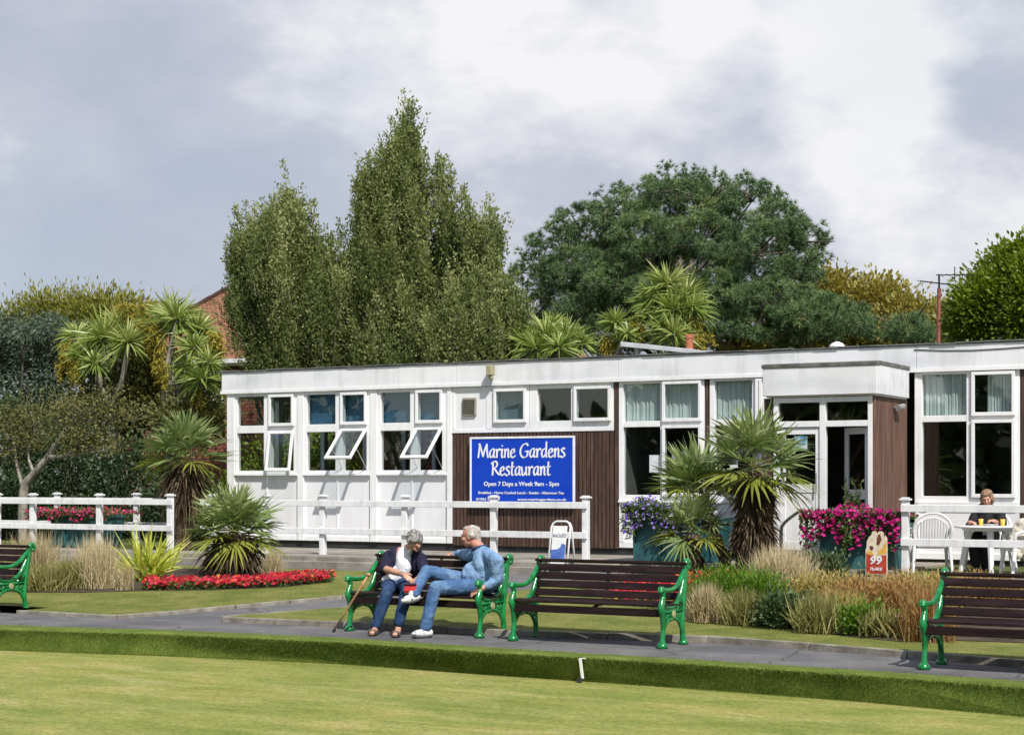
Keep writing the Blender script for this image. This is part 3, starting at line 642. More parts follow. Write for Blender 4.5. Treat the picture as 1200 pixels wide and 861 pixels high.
# porch lantern / camera on the return wall and the flood light on the fascia
mb = MB(); c = P(1049, 478, PP+1.0); c.x = pa1+.02
mb.tube([(c.x, c.y, c.z+.02), (c.x+.13, c.y, c.z+.02)], .014, 8); mb.tube([(c.x+.08, c.y-.09, c.z), (c.x+.1, c.y+.14, c.z+.03)], .045, 12); mb.lathe([(.05,-.0),(.05,.03)], (c.x+.02, c.y, c.z), 12)
put(mb, 'security_camera', mat('grey_metal', [(.28,.28,.30),(.4,.4,.42)], .4, 5, metal=.3), bevel=0)
M['lampbeige'] = mat('flood_light_housing', [(.30,.26,.15),(.42,.37,.23)], .45, 6)
mb = MB(); c = P(571, 434, PW-.3); fx = c.x
mb.box(fx-.055, fx+.055, PW-.26, PW-.12, c.z-.08, c.z+.10); mb.box(fx-.02, fx+.02, PW-.12, PW-.07, c.z-.02, c.z+.03); mb.ball((fx, PW-.17, c.z-.12), (.05,.05,.045), 12)
put(mb, 'flood_light', M['lampbeige'], bevel=.01)
# thin cable along the fascia on the right
mb = MB(); mb.tube([(A(1073)+i*.45, PW-.085, 3.80-.03*math.sin(i*.9)-(.008*i if i < 8 else .06)) for i in range(18)], .007, 6); put(mb, 'cable', M['black'])
# roof things
mb = MB(); c = P(640, 418, 31); mb.prism([(c.x-.75,3.84),(c.x+.75,3.84),(c.x+.35,4.16),(c.x-.30,4.19)], 'y', 30.4, 31.8); put(mb, 'skylight', M['white'], bevel=.01)
Q0 = P(727, 403, 28.6); Q1 = P(812, 411, 28.6)
mb = MB(); mb.add([Q0+Vector((0,0,-.045)), Q1+Vector((0,0,-.05)), Q1+Vector((-.1,1.1,0)), Q0+Vector((-.1,1.1,.0)), Q0+Vector((0,0,.045)), Q1+Vector((0,0,.03)), Q1+Vector((-.1,1.1,.06)), Q0+Vector((-.1,1.1,.06))], [(0,3,2,1),(4,5,6,7),(0,1,5,4),(1,2,6,5),(2,3,7,6),(3,0,4,7)])
mb.box(Q0.x+.15, Q0.x+.22, 28.9, 29.0, 3.8, Q0.z-.05+.02); mb.box(Q1.x-.3, Q1.x-.2, 28.9, 29.0, 3.8, Q1.z-.03)
put(mb, 'roof_hatch', mat('pale_hatch', [(.45,.48,.50),(.6,.62,.64)], .4, 3), bevel=.006)
mb = MB(); c = P(808, 400, 29.5); mb.lathe([(.07,3.8),(.07,c.z+.05),(.085,c.z+.06),(.085,c.z+.13),(.06,c.z+.13)], (c.x, 29.5, 0), 14); put(mb, 'flue_pipe', mat('terracotta', [(.30,.09,.04),(.42,.14,.07)], .7, 6))
mb = MB(); c = P(981, 404, 27.3); mb.lathe([(.11,3.84),(.11,3.93),(.13,3.95),(.10,4.0),(.03,4.03)], (c.x, 27.3, 0), 14); put(mb, 'roof_vent', M['white'])
# ------------------------------------------------------------------ sign
sg = empty('signboard', (A(551,PW-.12), PW-.12, 1.30), label='large blue restaurant sign with white border mounted on the brown timber cladding', cat='sign')
SA0, SA1, SZ0, SZ1 = 0, A(673,PW-.12)-A(551,PW-.12), 0, 1.215
M['signblue'] = mat('sign_blue', [(.005,.045,.46),(.008,.06,.52)], .35, 2, 3, spec=.3); M['signwhite'] = mat('sign_white', (.80,.81,.84), .4)
mb = MB(); mb.box(0, SA1, 0, .06, 0, SZ1); mb.obj('board', M['signblue'], sg)
mb = MB(); t_ = .03
mb.box(-.005, SA1+.005, -.012, .03, SZ1-t_, SZ1+.005); mb.box(-.005, SA1+.005, -.012, .03, -.005, t_); mb.box(-.005, t_, -.011, .029, t_, SZ1-t_); mb.box(SA1-t_, SA1+.005, -.011, .029, t_, SZ1-t_)
mb.obj('border', M['signwhite'], sg, bevel=.003)
def text_mesh(s, size, w_=None, off=.0, shear=0):
    cu = bpy.data.curves.new('t', 'FONT'); cu.body = s; cu.size = size; cu.offset = off; cu.shear = shear; cu.extrude = .002; cu.align_x = 'CENTER'; cu.resolution_u = 3
    o = bpy.data.objects.new('t', cu); C.objects.link(o); bpy.context.view_layer.update()
    me = bpy.data.meshes.new_from_object(o.evaluated_get(bpy.context.evaluated_depsgraph_get())); bpy.data.objects.remove(o)
    co = np.zeros(len(me.vertices)*3); me.vertices.foreach_get('co', co); co = co.reshape(-1,3)
    if w_: co[:,0] *= w_/(co[:,0].max()-co[:,0].min())
    co[:,0] -= (co[:,0].max()+co[:,0].min())/2
    me.vertices.foreach_set('co', np.column_stack([co[:,0], -co[:,2], co[:,1]]).ravel()); me.update(); return me
def sign_text(parent, s, cx, z, size, w_, y=-.004, m=None, off=0, shear=0, name='lettering'):
    o = link(name, text_mesh(s, size, w_, off, shear), m or M['signwhite'], parent); o.location = (cx, y, z); return o
# hand-drawn title letters, broad-pen strokes: (width, [strokes])
GLY = {
 'M': (.98, [[(.02,0),(.10,.5),(.16,1.0)],[(.05,1.02),(.16,1.0),(.30,.55),(.44,.08)],[(.44,.08),(.60,.6),(.78,1.02)],[(.78,1.02),(.80,.5),(.88,.0)]]),
 'a': (.56, [[(.46,.60),(.30,.64),(.12,.48),(.06,.22),(.14,.02),(.28,.06),(.42,.30)],[(.46,.62),(.40,.3),(.42,.05),(.54,.03)]]),
 'r': (.44, [[(.02,.56),(.10,.60),(.12,.3),(.10,.0)],[(.12,.35),(.22,.56),(.34,.64),(.42,.56)]]),
 'i': (.26, [[(.03,.56),(.12,.62),(.10,.2),(.14,.0),(.24,.06)],[(.14,.86),(.16,.90)]]),
 'n': (.56, [[(.02,.56),(.11,.60),(.12,.3),(.10,.0)],[(.12,.35),(.22,.56),(.34,.64),(.42,.5),(.40,.2),(.44,.02),(.54,.05)]]),
 'e': (.48, [[(.08,.30),(.26,.34),(.38,.46),(.32,.62),(.16,.56),(.06,.28),(.14,.04),(.30,.0),(.46,.14)]]),
 'G': (.84, [[(.72,.88),(.60,1.02),(.34,.96),(.12,.66),(.08,.3),(.22,.04),(.46,.0),(.66,.14),(.70,.44)],[(.44,.42),(.60,.46),(.80,.44)]]),
 'd': (.58, [[(.44,.58),(.28,.62),(.10,.46),(.06,.2),(.16,.02),(.30,.08),(.42,.30)],[(.46,1.14),(.44,.6),(.42,.2),(.46,.02),(.56,.05)]]),
 's': (.44, [[(.38,.60),(.24,.66),(.12,.54),(.20,.38),(.34,.26),(.34,.08),(.18,-.02),(.02,.06)]]),
 'R': (.72, [[(.14,.98),(.14,.5),(.10,.0)],[(.0,.86),(.14,1.0),(.38,1.04),(.52,.86),(.42,.62),(.16,.52)],[(.26,.54),(.44,.28),(.70,.02)]]),
 't': (.40, [[(.20,.98),(.16,.5),(.14,.12),(.22,.0),(.38,.06)],[(.0,.60),(.18,.62),(.38,.66)]]),
 'u': (.58, [[(.04,.60),(.08,.3),(.10,.06),(.22,.0),(.40,.28)],[(.44,.62),(.42,.2),(.46,.02),(.56,.05)]]),
 ' ': (.34, [])}
def script_word(s, cx, z, h, wtot, parent):
    tot = sum(GLY[c][0] for c in s); kx = wtot/tot; x = -wtot/2; V = []; Fc = []
    nib = Vector((math.cos(R(22)), math.sin(R(22))))*.5*h*.135; nib2 = Vector((-nib.y, nib.x))*.30
    for c in s:
        w_, st = GLY[c]
        for k_ in st:
            pts = [Vector((x+px_*kx, py_*h, 0)) for px_, py_ in k_]; pts = smooth_line(pts, 6) if len(pts) > 2 else pts
            for i in range(len(pts)-1):
                p, q = pts[i].xy, pts[i+1].xy; d = (q-p); d = d.normalized() if d.length else Vector((1,0)); nn = Vector((-d.y, d.x))
                hw = abs(nib.dot(nn))+abs(nib2.dot(nn))+.001; nn = nn*hw; b = len(V)
                for v in (p-nn-d*hw*.4, q-nn+d*hw*.4, q+nn+d*hw*.4, p+nn-d*hw*.4): V.append((v.x, -.0045-i*2e-5, v.y))
                Fc.append((b, b+1, b+2, b+3))
        x += w_*kx
    me = bpy.data.meshes.new('lettering'); me.from_pydata(V, [], Fc); me.update()
    o = link('lettering', me, M['signwhite'], parent); o.location = (cx, 0, z); return o
sw = SA1
def sx(u): return (u-82)/(1070-82)*sw            # columns of the enlarged sign
def sz(v): return 1.30 and SZ1-(v-60)/(655-60)*(SZ1-.075)
script_word('Marine Gardens', sx(575), sz(250), .235, sx(990)-sx(160), sg)
script_word('Restaurant', sx(572), sz(415), .235, sx(855)-sx(290), sg)
sign_text(sg, 'Open 7 Days a Week 9am - 5pm', sx(573), sz(515), .105, sx(930)-sx(217), off=.0022)
sign_text(sg, 'Breakfast - Home Cooked Lunch - Snacks - Afternoon Tea', sx(568), sz(590), .062, sx(975)-sx(163), off=.0014)
sign_text(sg, '01903 239879', sx(255), sz(650), .058, sx(370)-sx(140), off=.0014)
sign_text(sg, 'www.marinegardens.co.uk', sx(770), sz(650), .058, sx(1000)-sx(540), off=.0014)
# notices on the glass
M['paper'] = mat('paper', (.62,.66,.70), .6); M['bluepaper'] = mat('blue_notice', [(.05,.22,.38),(.5,.6,.66)], .6, 9, lo=.4, hi=.6)
def notice(x0, x1, y0, y1, q, m, label):
    p = P(x0, y1, q); z1 = P(x0, y0, q).z; mb = MB(); mb.box(0, A(x1,q)-p.x, 0, .004, 0, z1-p.z)
    for i in range(5): zc = (z1-p.z)*(.85-.16*i); 
    return mb.obj('notice', m, label=label, cat='notice', ) , p
for args in ((761,773.5,533,553.5,PW+.018,M['paper'],'tallest pale paper notice taped in the left pane of the curtained window'),
             (787.5,791.5,530,540.5,PW-.03,M['paper'],'narrow white slip of paper in the right pane of the curtained window'),
             (799,808,528,543,PW-.03,M['paper'],'small white notice near the right edge of the curtained window behind the palm'),
             (855.5,864.5,529,548,PW+.018,M['paper'],'white notice in the window left of the porch, seen between palm fronds'),
             (931,946,511,526,PP+.01,M['bluepaper'],'blue and white notice in the glass of the closed white door')):
    o, p = notice(*args[:5], args[5], args[6]); o.location = p
# ------------------------------------------------------------------ brick house behind
M['tiles'] = None
def tile_mat():
    m, nt, b = new_mat('clay_roof_tiles'); N = nt.nodes.new; L = nt.links.new
    tc = N('ShaderNodeTexCoord'); mp = N('ShaderNodeMapping'); L(tc.outputs['UV'], mp.inputs[0])
    br = N('ShaderNodeTexBrick'); L(mp.outputs[0], br.inputs[0]); br.inputs['Color1'].default_value = (.27,.11,.062,1); br.inputs['Color2'].default_value = (.40,.185,.10,1); br.inputs['Mortar'].default_value = (.06,.03,.02,1)
    br.inputs['Scale'].default_value = 1; br.inputs['Brick Width'].default_value = .17; br.inputs['Row Height'].default_value = .11; br.inputs['Mortar Size'].default_value = .012; br.inputs['Mortar Smooth'].default_value = .4
    c, n_, _ = noise_mix(nt, [(.6,.62,.6),(1,1,1),(1.25,1.2,1.1)], .8, 8, lo=.3, hi=.7)
    mx = N('ShaderNodeMix'); mx.data_type = 'RGBA'; mx.blend_type = 'MULTIPLY'; mx.inputs[0].default_value = 1; L(br.outputs[0], mx.inputs[6]); L(c, mx.inputs[7]); L(mx.outputs[2], b.inputs['Base Color']); b.inputs['Roughness'].default_value = .85
    bp = N('ShaderNodeBump'); bp.invert = True; bp.inputs['Distance'].default_value = .03; L(br.outputs['Fac'], bp.inputs['Height']); L(bp.outputs[0], b.inputs['Normal'])
    return m
def brick_mat():
    m, nt, b = new_mat('tile_hung_brick'); N = nt.nodes.new; L = nt.links.new
    tc = N('ShaderNodeTexCoord'); sp = N('ShaderNodeSeparateXYZ'); L(tc.outputs['Object'], sp.inputs[0]); ad = N('ShaderNodeMath'); ad.operation = 'ADD'; L(sp.outputs[0], ad.inputs[0]); L(sp.outputs[1], ad.inputs[1])
    cb = N('ShaderNodeCombineXYZ'); L(ad.outputs[0], cb.inputs[0]); L(sp.outputs[2], cb.inputs[1])
    br = N('ShaderNodeTexBrick'); L(cb.outputs[0], br.inputs[0]); br.inputs['Color1'].default_value = (.20,.055,.035,1); br.inputs['Color2'].default_value = (.30,.10,.06,1); br.inputs['Mortar'].default_value = (.07,.03,.025,1)
    br.inputs['Scale'].default_value = 1; br.inputs['Brick Width'].default_value = .17; br.inputs['Row Height'].default_value = .10; br.inputs['Mortar Size'].default_value = .012
    L(br.outputs[0], b.inputs['Base Color']); b.inputs['Roughness'].default_value = .85
    bp = N('ShaderNodeBump'); bp.invert = True; bp.inputs['Distance'].default_value = .02; L(br.outputs['Fac'], bp.inputs['Height']); L(bp.outputs[0], b.inputs['Normal'])
    return m
M['tiles'] = tile_mat(); M['brick'] = brick_mat()
HP = 40.0; h0 = A(104, HP); h1 = A(535, HP); ez = P(280, 421, HP).z
house = empty('brick_house', (h0+.4, HP, .4), label='red brick house with tiled hip roof behind the trees left of the restaurant', cat='house')
mb = MB(); mb.box(h0+.4, h1-.4, HP+.4, HP+9.6, .3, ez); local(mb, house).obj('wall', M['brick'], house)
rz = ez+3.15; hw = 5.0
V_ = [(h0,HP,ez),(h1,HP,ez),(h1,HP+10,ez),(h0,HP+10,ez),(h0+3.95,HP+3.66,rz),(h1-3.95,HP+3.66,rz)]
me = bpy.data.meshes.new('roof'); me.from_pydata([tuple(Vector(v)-house.location) for v in V_], [], [(0,1,5,4),(2,3,4,5),(3,0,4),(1,2,5),(3,2,1,0)]); uv = me.uv_layers.new()
for poly in me.polygons:
    n_ = poly.normal; hx = Vector((n_.y, -n_.x, 0)); hx = hx.normalized() if hx.length > .01 else Vector((1,0,0)); vy = n_.cross(hx)
    for li in poly.loop_indices: co = me.vertices[me.loops[li].vertex_index].co; uv.data[li].uv = (co.dot(hx), co.dot(vy))
link('roof', me, M['tiles'], house)
mb = MB(); mb.box(h0-.1, h1+.1, HP-.12, HP+.0, ez-.1, ez+.02); mb.box(h0-.12, h0-.0, HP-.12, HP+10, ez-.1, ez+.02); mb.box(h0, h1, HP, HP+.4, ez-.16, ez-.08); local(mb, house).obj('gutter', M['white'], house)
mb = MB()
for i in range(13): t = i/13; mb.tube([(h0+3.95*t, HP+3.66*t, ez+3.15*t+.02), (h0+3.95*(t+.075), HP+3.66*(t+.075), ez+3.15*(t+.075)+.04)], .08, 8)
mb.tube([(h0+3.95, HP+3.66, rz+.05), (h1-3.95, HP+3.66, rz+.05)], .1, 8); local(mb, house).obj('ridge_tiles', M['tiles'], house)
HW = HP+.4
for (x0, x1, y0, y1) in ((238,263,455,470), (162,186,440,462), (120,144,440,462)):
    p0, p1 = P(x0, y1, HW), P(x1, y0, HW)
    mb = MB(); mb.box(p0.x, p1.x, HW-.05, HW-.02, p0.z, p1.z); mb.box(p0.x-.05, p1.x+.05, HW-.1, HW-.0, p0.z-.08, p0.z)
    xs_ = [p0.x, (p0.x+p1.x)/2, p1.x]
    for xx in xs_: mb.box(xx-.04, xx+.04, HW-.08, HW-.051, p0.z, p1.z)
    mb.box(p0.x, p1.x, HW-.081, HW-.0512, p1.z-.07, p1.z)
    wf = local(mb, house).obj('window', M['white'], house)
    mb = MB()
    for i in (0, 1): mb.box(xs_[i]+.05, xs_[i+1]-.05, HW-.058, HW-.0515, p0.z+.04, p1.z-.08)
    local(mb, house).obj('pane', mat('house_glass', (.10,.16,.22), .1), wf)
# aerial on a pole
ae = empty('television_aerial', P(1097, 398, 34), label='television aerial on a rust red pole above the right end of the roof', cat='aerial')
q = P(1097, 338, 34); ae.location.z = .4; l0 = Vector(ae.location)
mb = MB(); mb.tube([(0,0,0), (.06,0,q.z-.4)], .04, 10); mb.obj('pole', mat('rusty_pole', [(.20,.06,.04),(.30,.10,.07)], .6, 8), ae)
mb = MB(); zt = q.z-.4
mb.tube([(.06,0,zt-.05), (.06,0,zt+.28)], .02, 6)
mb.tube([(-.35,.12,zt+.18), (.25,-.1,zt+.06)], .014, 6)
for i in range(9): t = i/8; c = Vector((-.35+.6*t, .12-.22*t, zt+.18-.12*t)); mb.tube([c+Vector((-.03,-.13,.0)), c+Vector((.03,.13,.0))], .007, 5)
mb.tube([(.0,0,zt+.27), (.75,.1,zt+.24)], .012, 6); mb.tube([(.36,0.05,zt+.12), (.36,.05,zt+.42)], .01, 6)
for i in range(5): mb.tube([(.1+.14*i,-.15,zt+.26), (.1+.14*i,.2,zt+.25)], .006, 5)
mb.obj('antenna', M['black'], ae)
# ------------------------------------------------------------------ white rail fences
def fence(label, pxs, p, zb, ztop=1.45, rails=(1.34, .86), xl=None, xr=None, group=None, rh=.105):
    a_ = [A(x, p) for x in pxs]; o = empty('rail_fence', (a_[0], p, zb), label=label, cat='fence')
    if group: o['group'] = group
    for a in a_:
        mb = MB(); mb.box(a-.05, a+.05, p-.0, p+.10, zb-.05, ztop); mb.obj('post', M['fence'], None, bevel=.006)
        po = C.objects[-1] if False else bpy.data.objects[mb_last()]
        shift(po, o)
        mb = MB(); mb.box(a-.075, a+.075, p-.025, p+.125, ztop+.001, ztop+.028); mb.box(a-.05, a+.05, p, p+.1, ztop+.029, ztop+.045)
        c = mb.obj('post_cap', M['fence'], po, bevel=.004); 
        for v in c.data.vertices: v.co -= o.location
    x0, x1 = (A(xl, p) if xl else a_[0]-.05), (A(xr, p) if xr else a_[-1]+.05)
    for zr in rails:
        mb = MB(); n_ = max(1, round((x1-x0)/2.8)); 
        for i in range(n_):
            mb.box(x0+(x1-x0)*i/n_+.002, x0+(x1-x0)*(i+1)/n_-.002, p-.04, p-.003, zr-rh/2, zr+rh/2)
        r_ = mb.obj('rail', M['fence'], None, bevel=.005); shift(r_, o)
    return o
def mb_last(): return _last[0]
_last = ['']
_orig_link = link
def link(name, me, mats, parent=None, smooth=False, **k):
    o = _orig_link(name, me, mats, parent, smooth, **k); _last[0] = o.name; return o
def shift(o, root):
    for v in o.data.vertices: v.co -= root.location
    o.parent = root
fence('long white rail fence along the terrace edge behind the occupied bench', [247, 310, 376.5, 473, 577, 685], 24.35, .45, xl=236)
fence('white rail fence at far left, nearer run in front of the planter', [-70, -5, 36.5, 114.5, 197.5], 24.35, .45, xl=-75, xr=203)
fence('rear run of white rail fence at far left, behind the planter', [-60, 65, 158, 216], 26.1, .42, xl=-65, xr=221)
fence('white rail fence in front of the outdoor table and plastic chairs', [1060, 1240], 23.9, .36, xr=1330)
# ------------------------------------------------------------------ cast iron benches
def end_frame():
    fr = MB()
    T = .042
    def sweep(pts, r, n=10): fr.tube(smooth_line([Vector((0, y, z)) for y, z in pts], 6), r, n, up=(1,0,0), flat=1.05)
    def sweep2(pts, rs, n=10):
        L_ = smooth_line([Vector((0, y, z)) for y, z in pts], 6); k = len(L_); rr = list(np.interp(np.linspace(0, 1, k), np.linspace(0, 1, len(rs)), rs)*1.3); fr.tube(L_, rr, n, up=(1,0,0), flat=.85)
    # front leg with claw foot, bulging knee and arm post
    sweep2([(.035,.012),(.04,.09),(.062,.20),(.045,.33),(.012,.41),(.028,.47),(.058,.53),(.03,.60)], [.036,.024,.024,.028,.034,.028,.024,.030])
    fr.tube([(0,.035,.0),(0,.035,.03),(0,.037,.06)], [.062,.056,.034], 12)
    fr.ball((0,.012,.605), (.040,.046,.036), 12); fr.ball((0,-.012,.59), (.034,.024,.026), 10)
    # rear leg and back post with a scroll
    sweep2([(.57,.012),(.555,.10),(.54,.22),(.55,.34),(.575,.48),(.60,.62),(.622,.74),(.632,.81)], [.034,.026,.024,.024,.026,.026,.026,.028])
    fr.tube([(0,.57,.0),(0,.57,.03),(0,.567,.055)], [.055,.05,.03], 12)
    sweep2([(.628,.80),(.645,.855),(.685,.868),(.715,.835),(.700,.80),(.675,.812)], [.028,.030,.030,.026,.022,.018])
    # arm rest, flowing up into the back post
    sweep2([(.03,.605),(.13,.592),(.26,.592),(.37,.612),(.47,.665),(.55,.735),(.62,.80)], [.026,.021,.020,.022,.026,.024,.02])
    # lower curve: seat support up into the back post
    sweep2([(.05,.50),(.07,.445),(.14,.415),(.26,.408),(.38,.435),(.47,.50),(.53,.59),(.58,.68)], [.018,.022,.022,.022,.024,.026,.026,.02])
    # web between lower curve and back post
    fr.prism([(.36,.40),(.44,.42),(.52,.53),(.575,.64),(.600,.64),(.565,.45),(.548,.36),(.40,.36)], 'x', -.014, .014)
    # seat plate and arch
    fr.box(-.016, .016, .03, .55, .352, .385)
    fr.prism([(.215,.26),(.25,.27),(.29,.275),(.33,.27),(.365,.26),(.385,.36),(.385,.41),(.20,.41),(.20,.36)], 'x', -.014, .014)
    sweep2([(.06,.14),(.09,.205),(.145,.258),(.22,.285),(.29,.292),(.36,.285),(.435,.258),(.49,.205),(.53,.13)], [.012,.015,.016,.016,.016,.016,.016,.015,.012])
    for s_ in (-1, 1):
        c = .29; q = lambda y: c+s_*(y-c)
        for a_, b_ in (((.20,.355),(.13,.26)),((.13,.355),(.20,.28)),((.13,.355),(.07,.25)),((.075,.355),(.13,.27)),((.165,.355),(.165,.27)),((.07,.30),(.20,.31)),((.10,.355),(.075,.18))):
            fr.tube([(0,q(a_[0]),a_[1]), (0,q(b_[0]),b_[1])], .010, 6)
        for y_, z_ in ((.165,.315),(.10,.32),(.13,.30)): fr.ball((0,q(y_),z_), .014, 8)
    return fr
def make_bench(Ln, label, plaque=True):
    b = empty('park_bench', (0,0,0), label=label, cat='bench', group='green and brown cast iron park benches')
    em = end_frame().mesh('end_frame'); md = MB(); md.lathe([(.0,-.004),(.036,-.004),(.040,.0),(.036,.006),(.0,.006)], (0,0,0), 20)
    for i, x in enumerate((.04, Ln-.04)):
        e = link('end_frame', em if i == 0 else em.copy(), M['green'] if i == 0 else [], b, smooth=True); e.location.x = x
        if i == 1 and not e.data.materials: e.data.materials.append(M['green'])
        m2 = MB(); m2.add([(v[2]*1+(.018 if i else -.018), v[0]+.29, v[1]+.335) for v in md.v], md.f)
        m2.obj('medallion', M['medal'], e)
    seat = MB(); seat_pts = [(.055,.425,.10,.006),(.155,.428,.085,-.02),(.25,.421,.085,-.03),(.345,.419,.085,.0),(.44,.428,.085,.12)]
    for y, z, w_, tl in seat_pts:
        Mx = Matrix.Rotation(tl, 4, 'X'); seat.obox((Ln/2, y, z+.012), (Ln-.03)/2, w_/2, .013, Mx)
    seat.obox((Ln/2, .025, .36), (Ln-.06)/2, .012, .040, Matrix())
    seat.obj('seat', M['slat'], b, bevel=.005)
    bk = MB()
    for z in (.505,.595,.685,.775):
        y = .50+(z-.45)*.28; bk.obox((Ln/2, y-.008, z), (Ln-.07)/2, .012, .0385, Matrix.Rotation(-.27, 4, 'X'))
    bk.obox((Ln/2, .605, .848), (Ln-.03)/2, .034, .014, Matrix.Rotation(-.27, 4, 'X'))
    bo = bk.obj('backrest', M['slat'], b, bevel=.005)
    cp = MB(); cp.tube(smooth_line([Vector((Ln/2, y, z)) for y, z in ((.06,.34),(.30,.395),(.42,.40),(.49,.45),(.55,.62),(.60,.80))], 4), .014, 8, up=(1,0,0), flat=1.6)
    cp.obj('centre_bracket', M['ironblack'], b)
    if plaque:
        pl = MB(); pl.obox((Ln*.5-.02, .578, .738), .065, .003, .028, Matrix.Rotation(-.27, 4, 'X')); pl.obj('plaque', M['plaque'], bo, bevel=.002)
    return b
M['medal'] = mat('bronze_medallion', [(.25,.22,.10),(.42,.38,.20)], .45, 20); M['ironblack'] = mat('dark_iron', (.02,.015,.016), .5); M['plaque'] = mat('plaque_metal', [(.28,.29,.32),(.45,.46,.50)], .4, 30)
BP = 16.13
al, ar_ = A(605.3-6, BP), A(773+2, BP); LB = ar_-al+.08
b2 = make_bench(LB, 'empty green and brown park bench in the middle with a small plaque on its backrest'); b2.location = (al-.04, BP, 0)
b2.rotation_euler.z = R(-.4)
def bench_copy(label, loc, rz=0, plaque=False):
    c = copy_tree(b2); c.location = loc; c.rotation_euler.z = R(rz); c['label'] = label; return c
b1a = A(408.5, 16.30); b1 = bench_copy('green and brown park bench on which the man and woman are sitting', (b1a-.04, 16.28, 0), -1.8)
b3a = G(1086, 784); b3 = bench_copy('empty green and brown park bench cut off by the right edge beside tall dry plants', (b3a.x-.07, b3a.y-.02, 0), -2.0)
b4r = G(31, 714.5); b4 = bench_copy('empty green and brown park bench cut off by the left edge beside straw coloured grasses', (b4r.x-LB+.03, b4r.y-.57, 0), 0)
# no plaque on the benches where none is seen
for b in (b1, b3, b4):
    for bk in b.children:
        for ch in list(bk.children):
            if ch.name.startswith('plaque'): bpy.data.objects.remove(ch)
# ------------------------------------------------------------------ planters
def planter(label, x0, x1, p, zb, h, dep=.75, ribs=3):
    a_, c_ = A(x0, p), A(x1, p); o = empty('planter', (a_, p, zb), label=label, cat='planter'); wd = c_-a_
    mb = MB(); t = .03; tp = .05
    mb.add([(tp,tp,0),(wd-tp,tp,0),(wd-tp,dep-tp,0),(tp,dep-tp,0),(0,0,h),(wd,0,h),(wd,dep,h),(0,dep,h)], [(0,3,2,1),(0,1,5,4),(1,2,6,5),(2,3,7,6),(3,0,4,7),(4,5,6,7)])
    mb.obj('tub', M['teal'], o, bevel=.01)
    mb = MB()
    mb.box(-.03, wd+.03, -.03, .02, h-.06, h+.015); mb.box(-.03, wd+.03, dep-.02, dep+.03, h-.06, h+.015); mb.box(-.03, .02, .021, dep-.021, h-.06, h+.015); mb.box(wd-.02, wd+.03, .021, dep-.021, h-.06, h+.015)
    mb.obj('rim', M['teal'], o, bevel=.008)
    for i in range(ribs+1):
        mb = MB(); xx = .03+(wd-.06)*i/ribs; mb.obox((xx, .012, h*.47), .02, .018, h*.44, Matrix.Rotation(.05/h, 4, 'X')); mb.obj('rib', M['teal'], o, bevel=.005)
    mb = MB(); mb.box(.03, wd-.03, .03, dep-.03, h+.001, h+.02); mb.obj('soil', M['soil'], o)
    return o, a_, wd
pl1, pa1_, pw1 = planter('teal box planter behind the white fence at far left, with pink flowers', 60, 104, 25.0, .43, .63, 1.0)
pl2, pa2_, pw2 = planter('teal box planter beside the palms in the middle, with purple flowers', 741, 836, 24.7, .452, .68, .75)
pl3, pa3_, pw3 = planter('teal box planter by the door, overflowing with magenta flowers', 960, 1049, 24.05, .40, .70, .85)
M['petleaf'] = leaf_mat('petunia_leaves', [(.03,.07,.015),(.07,.13,.03),(.13,.19,.05)], .5, .3)
def flowers(label, o, a_, wd, dep, p, ztop, n, cols, spill=.25, up=.22, fs=.05, name='petunia_plant', cat='flowers', lf=4200):
    t = empty(name, (a_+wd/2, p+dep/2, ztop-.03), label=label, cat=cat)
    def pts(k, out=1.0):
        u = rng.random(k)*(wd+.16)-.08; v = rng.random(k)*(dep+.1)-.12; e = np.minimum(np.minimum(u+.08, wd+.08-u), np.minimum(v+.12, .5))
        z = up*(.35+.65*np.clip(e/.18, 0, 1))*rng.uniform(.6, 1, k)*out*(.85+.30*np.sin(u*6.3+a_)+.15*np.sin(u*15))
        fr = rng.random(k) < .45   # hanging over the front and sides
        v = np.where(fr, -.04-rng.random(k)*.13, v); z = np.where(fr, up*.8-rng.random(k)**1.3*(up*.8+spill)*(.4+.6*np.abs(np.sin(u*5+1.3))), z)
        return np.column_stack([a_+u, p+v, ztop+z])
    f = Fol(); c = pts(lf, .9); f.leaves(c+rng.normal(size=c.shape)*.015, rdir(lf, .5), rng.uniform(.035,.07,lf), .03); f.obj('leaves', M['petleaf'], t)
    fm = leaf_mat(name+'_petals', cols, .55, .25, .2)
    f = Fol(); c = pts(n, 1.05); nn = nrm(rdir(n)*.55+np.array([-.15,-.85,.75])); c += nn*.02
    e1 = nrm(np.cross(nn, rdir(n))); e2 = np.cross(nn, e1); tn = rng.random(n)
    for k in range(5):
        a0_, a1_ = 2*math.pi*k/5, 2*math.pi*(k+1.05)/5; am = (a0_+a1_)/2; r_ = (fs*.5*rng.uniform(.8,1.2,n))[:,None]
        V = np.stack([c, c+(e1*math.cos(a0_)+e2*math.sin(a0_))*r_*.8+nn*r_*.3, c+(e1*math.cos(am)+e2*math.sin(am))*r_+nn*r_*.35, c+(e1*math.cos(a1_)+e2*math.sin(a1_))*r_*.8+nn*r_*.3], 1).reshape(-1,3)
        f.push(V, (np.arange(n)*4)[:,None]+np.arange(4)[None], np.repeat(np.clip(tn+rng.normal(size=n)*.08,0,1), 4))
    f.obj('blossoms', fm, t); return t
flowers('pink petunias spilling over the teal planter at far left', pl1, pa1_-.45, pw1+.95, 1.0, 24.98, 1.05, 800, [(.45,.01,.10),(.62,.03,.18),(.75,.12,.30)], .12, .12)
flowers('purple flowers trailing over the teal planter beside the palms', pl2, pa2_-.05, pw2*.75, .7, 24.7, 1.14, 420, [(.14,.07,.40),(.26,.15,.60),(.50,.40,.75)], .30, .26, .055, 'trailing_bellflower')
